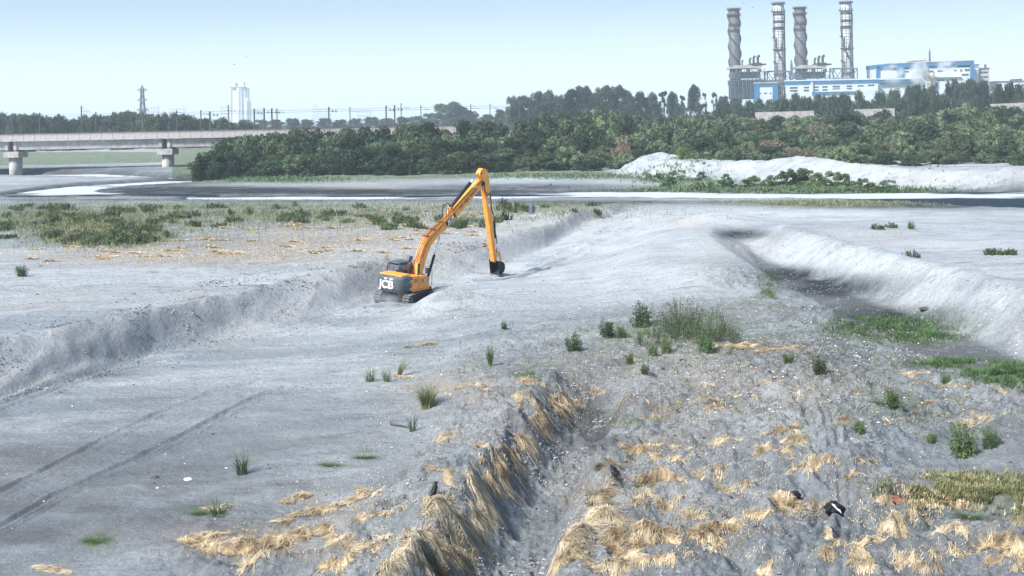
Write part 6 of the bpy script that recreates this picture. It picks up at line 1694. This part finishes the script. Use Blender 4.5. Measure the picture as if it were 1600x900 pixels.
# ------------------------------------------------------------------ SINGLE THINGS ON THE SAND
def crow(px, py, label, s=1.0, rz=0.0, upright=True):
    x, y, z = hit(px, py); r = empty('crow', (float(x[0]), float(y[0]), float(z[0])), rz); r.scale = (s,) * 3; tag(r, label, 'bird')
    m = MB(); m.tube([(-.14, 0, .10), (-.08, 0, .15), (0, 0, .21), (.07, 0, .30), (.09, 0, .37), (.11, 0, .41), (.14, 0, .42)], [.03, .06, .085, .075, .045, .045, .03], 12); m.build('body', M['bird'], r, smooth=True)
    m = MB(); m.tube([(.14, 0, .42), (.21, 0, .405)], [.018, .004], 6); m.build('beak', M['bird'], r)
    m = MB(); m.add([(-.1, -.04, .14), (-.1, .04, .14), (-.30, .03, .03), (-.30, -.03, .03), (-.1, -.04, .12), (-.1, .04, .12), (-.30, .03, .015), (-.30, -.03, .015)], [(0, 1, 2, 3), (7, 6, 5, 4), (0, 3, 7, 4), (1, 5, 6, 2), (0, 4, 5, 1), (3, 2, 6, 7)]); m.build('tail', M['bird'], r)
    for sy in (-1, 1):
        m = MB(); m.add([(.05, sy * .075, .30), (.0, sy * .095, .2), (-.12, sy * .07, .12), (-.26, sy * .03, .05), (-.08, sy * .06, .2), (.05, sy * .055, .30)], [(0, 1, 4), (1, 2, 4), (2, 3, 4), (0, 4, 1), (1, 4, 2), (2, 4, 3)]); m.build('wing', M['bird'], r)
        m = MB(); m.tube([(.01, sy * .03, .15), (.0, sy * .03, -.02), (.04, sy * .03, -.02)], .008, 5); m.build('leg', M['bird'], r)
    return r
crow(679, 777, 'black crow perched on the straw covered left bank of the trench', 1.15, R(70))
crow(1123, 304, 'black crow standing in the shallow water of the far river', 1.9, R(150))
for px, py, d, s_, lab in ((366, 101, 260, .8, 'lower left dark bird flying high above the white tower'), (384.5, 89, 300, .8, 'upper right dark bird flying high above the white tower'), (1162, 5, 420, 1.0, 'dark bird flying near the top edge beside the leftmost chimney'), (1176, 12, 420, 1.0, 'lower dark bird between the first and second chimneys')):
    p = at_d(px, py, d); r = empty('flying_bird', (float(p[0]), d, float(p[2])), rs2.uniform(0, 3)); r.scale = (s_,) * 3; tag(r, lab, 'bird')
    m = MB(); m.tube([(-.22, 0, 0), (0, 0, .02), (.16, 0, .03), (.25, 0, .02)], [.03, .09, .06, .01], 8); m.build('body', M['bird'], r, smooth=True)
    for sy in (-1, 1):
        m = MB(); m.add([(.08, 0, .03), (-.1, 0, .03), (.04, sy * .3, .16), (-.1, sy * .3, .15), (-.06, sy * .6, .06)], [(0, 1, 3, 2), (2, 3, 4)]); m.build('wing', M['bird'], r)
# dark stick
x, y, z = hit([610, 628, 648], [664, 668, 673]); m = MB()
m.tube([(float(a) - float(x[0]), float(b) - float(y[0]), float(c) - float(z[0]) + .06 + .03 * k) for k, (a, b, c) in enumerate(zip(x, y, z))], [.06, .035, .015], 7)
o = m.build('stick', M['clod_dark']); o.location = (float(x[0]), float(y[0]), float(z[0])); tag(o, 'short dark stick lying on the sand beside the sparse young rush', 'stick')
def lump(name, px, py, sx, sy, sz, mt, label, cat, seed, rz=0.0, amp=.3):
    x, y, z = hit(px, py); g = random.Random(seed)
    bm = bmesh.new(); bmesh.ops.create_icosphere(bm, subdivisions=4, radius=1)
    for v in bm.verts:
        n = .5 * math.sin(v.co.x * 5 + seed) * math.cos(v.co.y * 4.3) + .35 * math.sin(v.co.z * 9 + v.co.x * 7) + .25 * math.cos(v.co.y * 15 + seed)
        v.co *= 1 + amp * n; v.co.x *= sx; v.co.y *= sy; v.co.z *= sz
    me = bpy.data.meshes.new(name); bm.to_mesh(me); bm.free(); me.polygons.foreach_set('use_smooth', [True] * len(me.polygons))
    o = bpy.data.objects.new(name, me); me.materials.append(M[mt]); o.location = (float(x[0]), float(y[0]), float(z[0]) + sz * .25); o.rotation_euler = (0, 0, rz); COL.objects.link(o); tag(o, label, cat); return o
charred = lump('charred_hollow', 1303, 798, .30, .26, .22, 'bird', 'charred black lump for a hollow with a white streak, lower right', 'stump', 3)  # solid black lump stands in for the shade of a hollow
m = MB(); m.tube([(-.12, -.24, .24), (-.06, -.28, .2), (.02, -.31, .10), (.1, -.33, .05), (.16, -.34, -.04)], [.01, .035, .018, .034, .008], 7); m.build('white_streak', M['chip'], charred)
lump('hollow_lump', 955, 739, .28, .3, .3, 'bird', 'black lump standing for the hollow in the straw of the right trench bank', 'clump', 5)  # black solid added for the darkness inside a hollow
lump('hollow_lump', 1243, 776, .18, .15, .15, 'bird', 'small black lump for a hole above a straw tuft, left of the charred stump', 'clump', 6)  # black solid added for the darkness inside a small hole
lump('cloth_heap', 1398, 785, .5, .22, .16, 'rust_cloth', 'rust brown crumpled heap right of the charred hollow', 'heap', 7, R(-20), .4)
lump('dung_lump', 31, 431, .01, .01, .01, 'clod_dark', 'tiny dark lump', 'lump', 8) if False else None
for px, py, lab in ((64, 416, 'reddish brown lump on the sand right of the small dark bush'), (242, 747, 'dark flat stone near the wheel ruts on the left'), (294, 750, 'pale flat stone near the rush clump')):
    lump('stone', px, py, .16, .12, .07, 'rust_cloth' if px == 64 else ('clod_dark' if px == 242 else 'chip'), lab, 'stone', int(px))
lump('stone', 1447, 483, .5, .3, .12, 'clod_dark', 'dark stone at the foot of the pale channel slope', 'stone', 9)
x, y, z = hit(830.5, 334); m = MB(); m.tube([(0, 0, -.1), (.03, 0, .9), (0, 0, 1.3)], [.34, .36, .16], 9); m.tube([(0, 0, 1.3), (0, 0, 1.5)], [.15, .12], 9)
o = m.build('marker_post', M['plant_steel']); o.location = (float(x[0]), float(y[0]), float(z[0])); tag(o, 'stubby blue grey post standing on the pale sand behind the excavator arm', 'post')

# ------------------------------------------------------------------ STEAM AND DUST
def puff(name, px, py, d, rx, rz, dens, label, seed, kind=None, ry=None, col=(.95, .97, 1)):
    p = at_d(px, py, d)
    bm = bmesh.new(); bmesh.ops.create_icosphere(bm, subdivisions=3, radius=1); me = bpy.data.meshes.new(name); bm.to_mesh(me); bm.free()
    o = bpy.data.objects.new(name, me); o.location = (float(p[0]), d, float(p[2])); o.scale = (rx, ry or rx * .6, rz); COL.objects.link(o)
    m = bpy.data.materials.new('steam_' + str(seed)); m.use_nodes = True; t = m.node_tree; t.nodes.clear(); L = t.links.new
    out = t.nodes.new('ShaderNodeOutputMaterial'); v = t.nodes.new('ShaderNodeVolumePrincipled'); v.inputs['Color'].default_value = (*col, 1); v.inputs['Anisotropy'].default_value = .2
    tc = t.nodes.new('ShaderNodeTexCoord'); n = t.nodes.new('ShaderNodeTexNoise'); n.inputs['Scale'].default_value = 1.6; n.inputs['Detail'].default_value = 3
    mp = t.nodes.new('ShaderNodeMapping'); mp.inputs['Location'].default_value = (seed * 3.1, seed * 1.7, 0); L(tc.outputs['Object'], mp.inputs[0]); L(mp.outputs[0], n.inputs['Vector'])
    ln = t.nodes.new('ShaderNodeVectorMath'); ln.operation = 'LENGTH'; L(tc.outputs['Object'], ln.inputs[0])
    a = t.nodes.new('ShaderNodeMapRange'); a.inputs[1].default_value = 1.0; a.inputs[2].default_value = .25; a.inputs[3].default_value = 0; a.inputs[4].default_value = 1; L(ln.outputs['Value'], a.inputs[0])
    b = t.nodes.new('ShaderNodeMapRange'); b.inputs[1].default_value = .42; b.inputs[2].default_value = .62; L(n.outputs[0], b.inputs[0])
    c = t.nodes.new('ShaderNodeMath'); c.operation = 'MULTIPLY'; L(a.outputs[0], c.inputs[0]); L(b.outputs[0], c.inputs[1])
    e = t.nodes.new('ShaderNodeMath'); e.operation = 'MULTIPLY'; L(c.outputs[0], e.inputs[0]); e.inputs[1].default_value = dens
    L(e.outputs[0], v.inputs['Density']); L(v.outputs[0], out.inputs['Volume'])
    me.materials.append(m)
    tag(o, label, name.split('_')[0], None, kind); return o
puff('steam_cloud', 1396, 116, 886, 9.5, 8, .55, 'white steam drifting over the left end of the blue framed building', 1)
puff('steam_cloud', 1436, 114, 886, 8.5, 10, .8, 'white steam rising in front of the middle of the blue framed building', 2)
puff('steam_cloud', 1478, 103, 886, 9, 5, .4, 'thin white steam along the roof of the blue framed building', 3)
puff('dust_cloud', 596, 470, 96, 2.2, 1.0, .55, 'pale dust blowing around the left track of the excavator', 5, ry=1.6, col=(.86, .88, .92))

# ------------------------------------------------------------------ HAZE
m = MB(); m.box(-9000, 9000, -200, 15000, -4.5, 130)
hz = m.build('haze', None) if False else None
me = bpy.data.meshes.new('haze'); me.from_pydata(m.v, [], m.f); bm = bmesh.new(); bm.from_mesh(me); bmesh.ops.recalc_face_normals(bm, faces=bm.faces); bm.to_mesh(me); bm.free()
hm = bpy.data.materials.new('haze'); hm.use_nodes = True; t = hm.node_tree; t.nodes.clear()
out = t.nodes.new('ShaderNodeOutputMaterial'); v = t.nodes.new('ShaderNodeVolumePrincipled')
v.inputs['Color'].default_value = (.78, .90, 1.0, 1); v.inputs['Density'].default_value = HAZE; v.inputs['Anisotropy'].default_value = .0
t.links.new(v.outputs[0], out.inputs['Volume'])
me.materials.append(hm); hz = bpy.data.objects.new('haze', me); COL.objects.link(hz); tag(hz, kind='stuff')
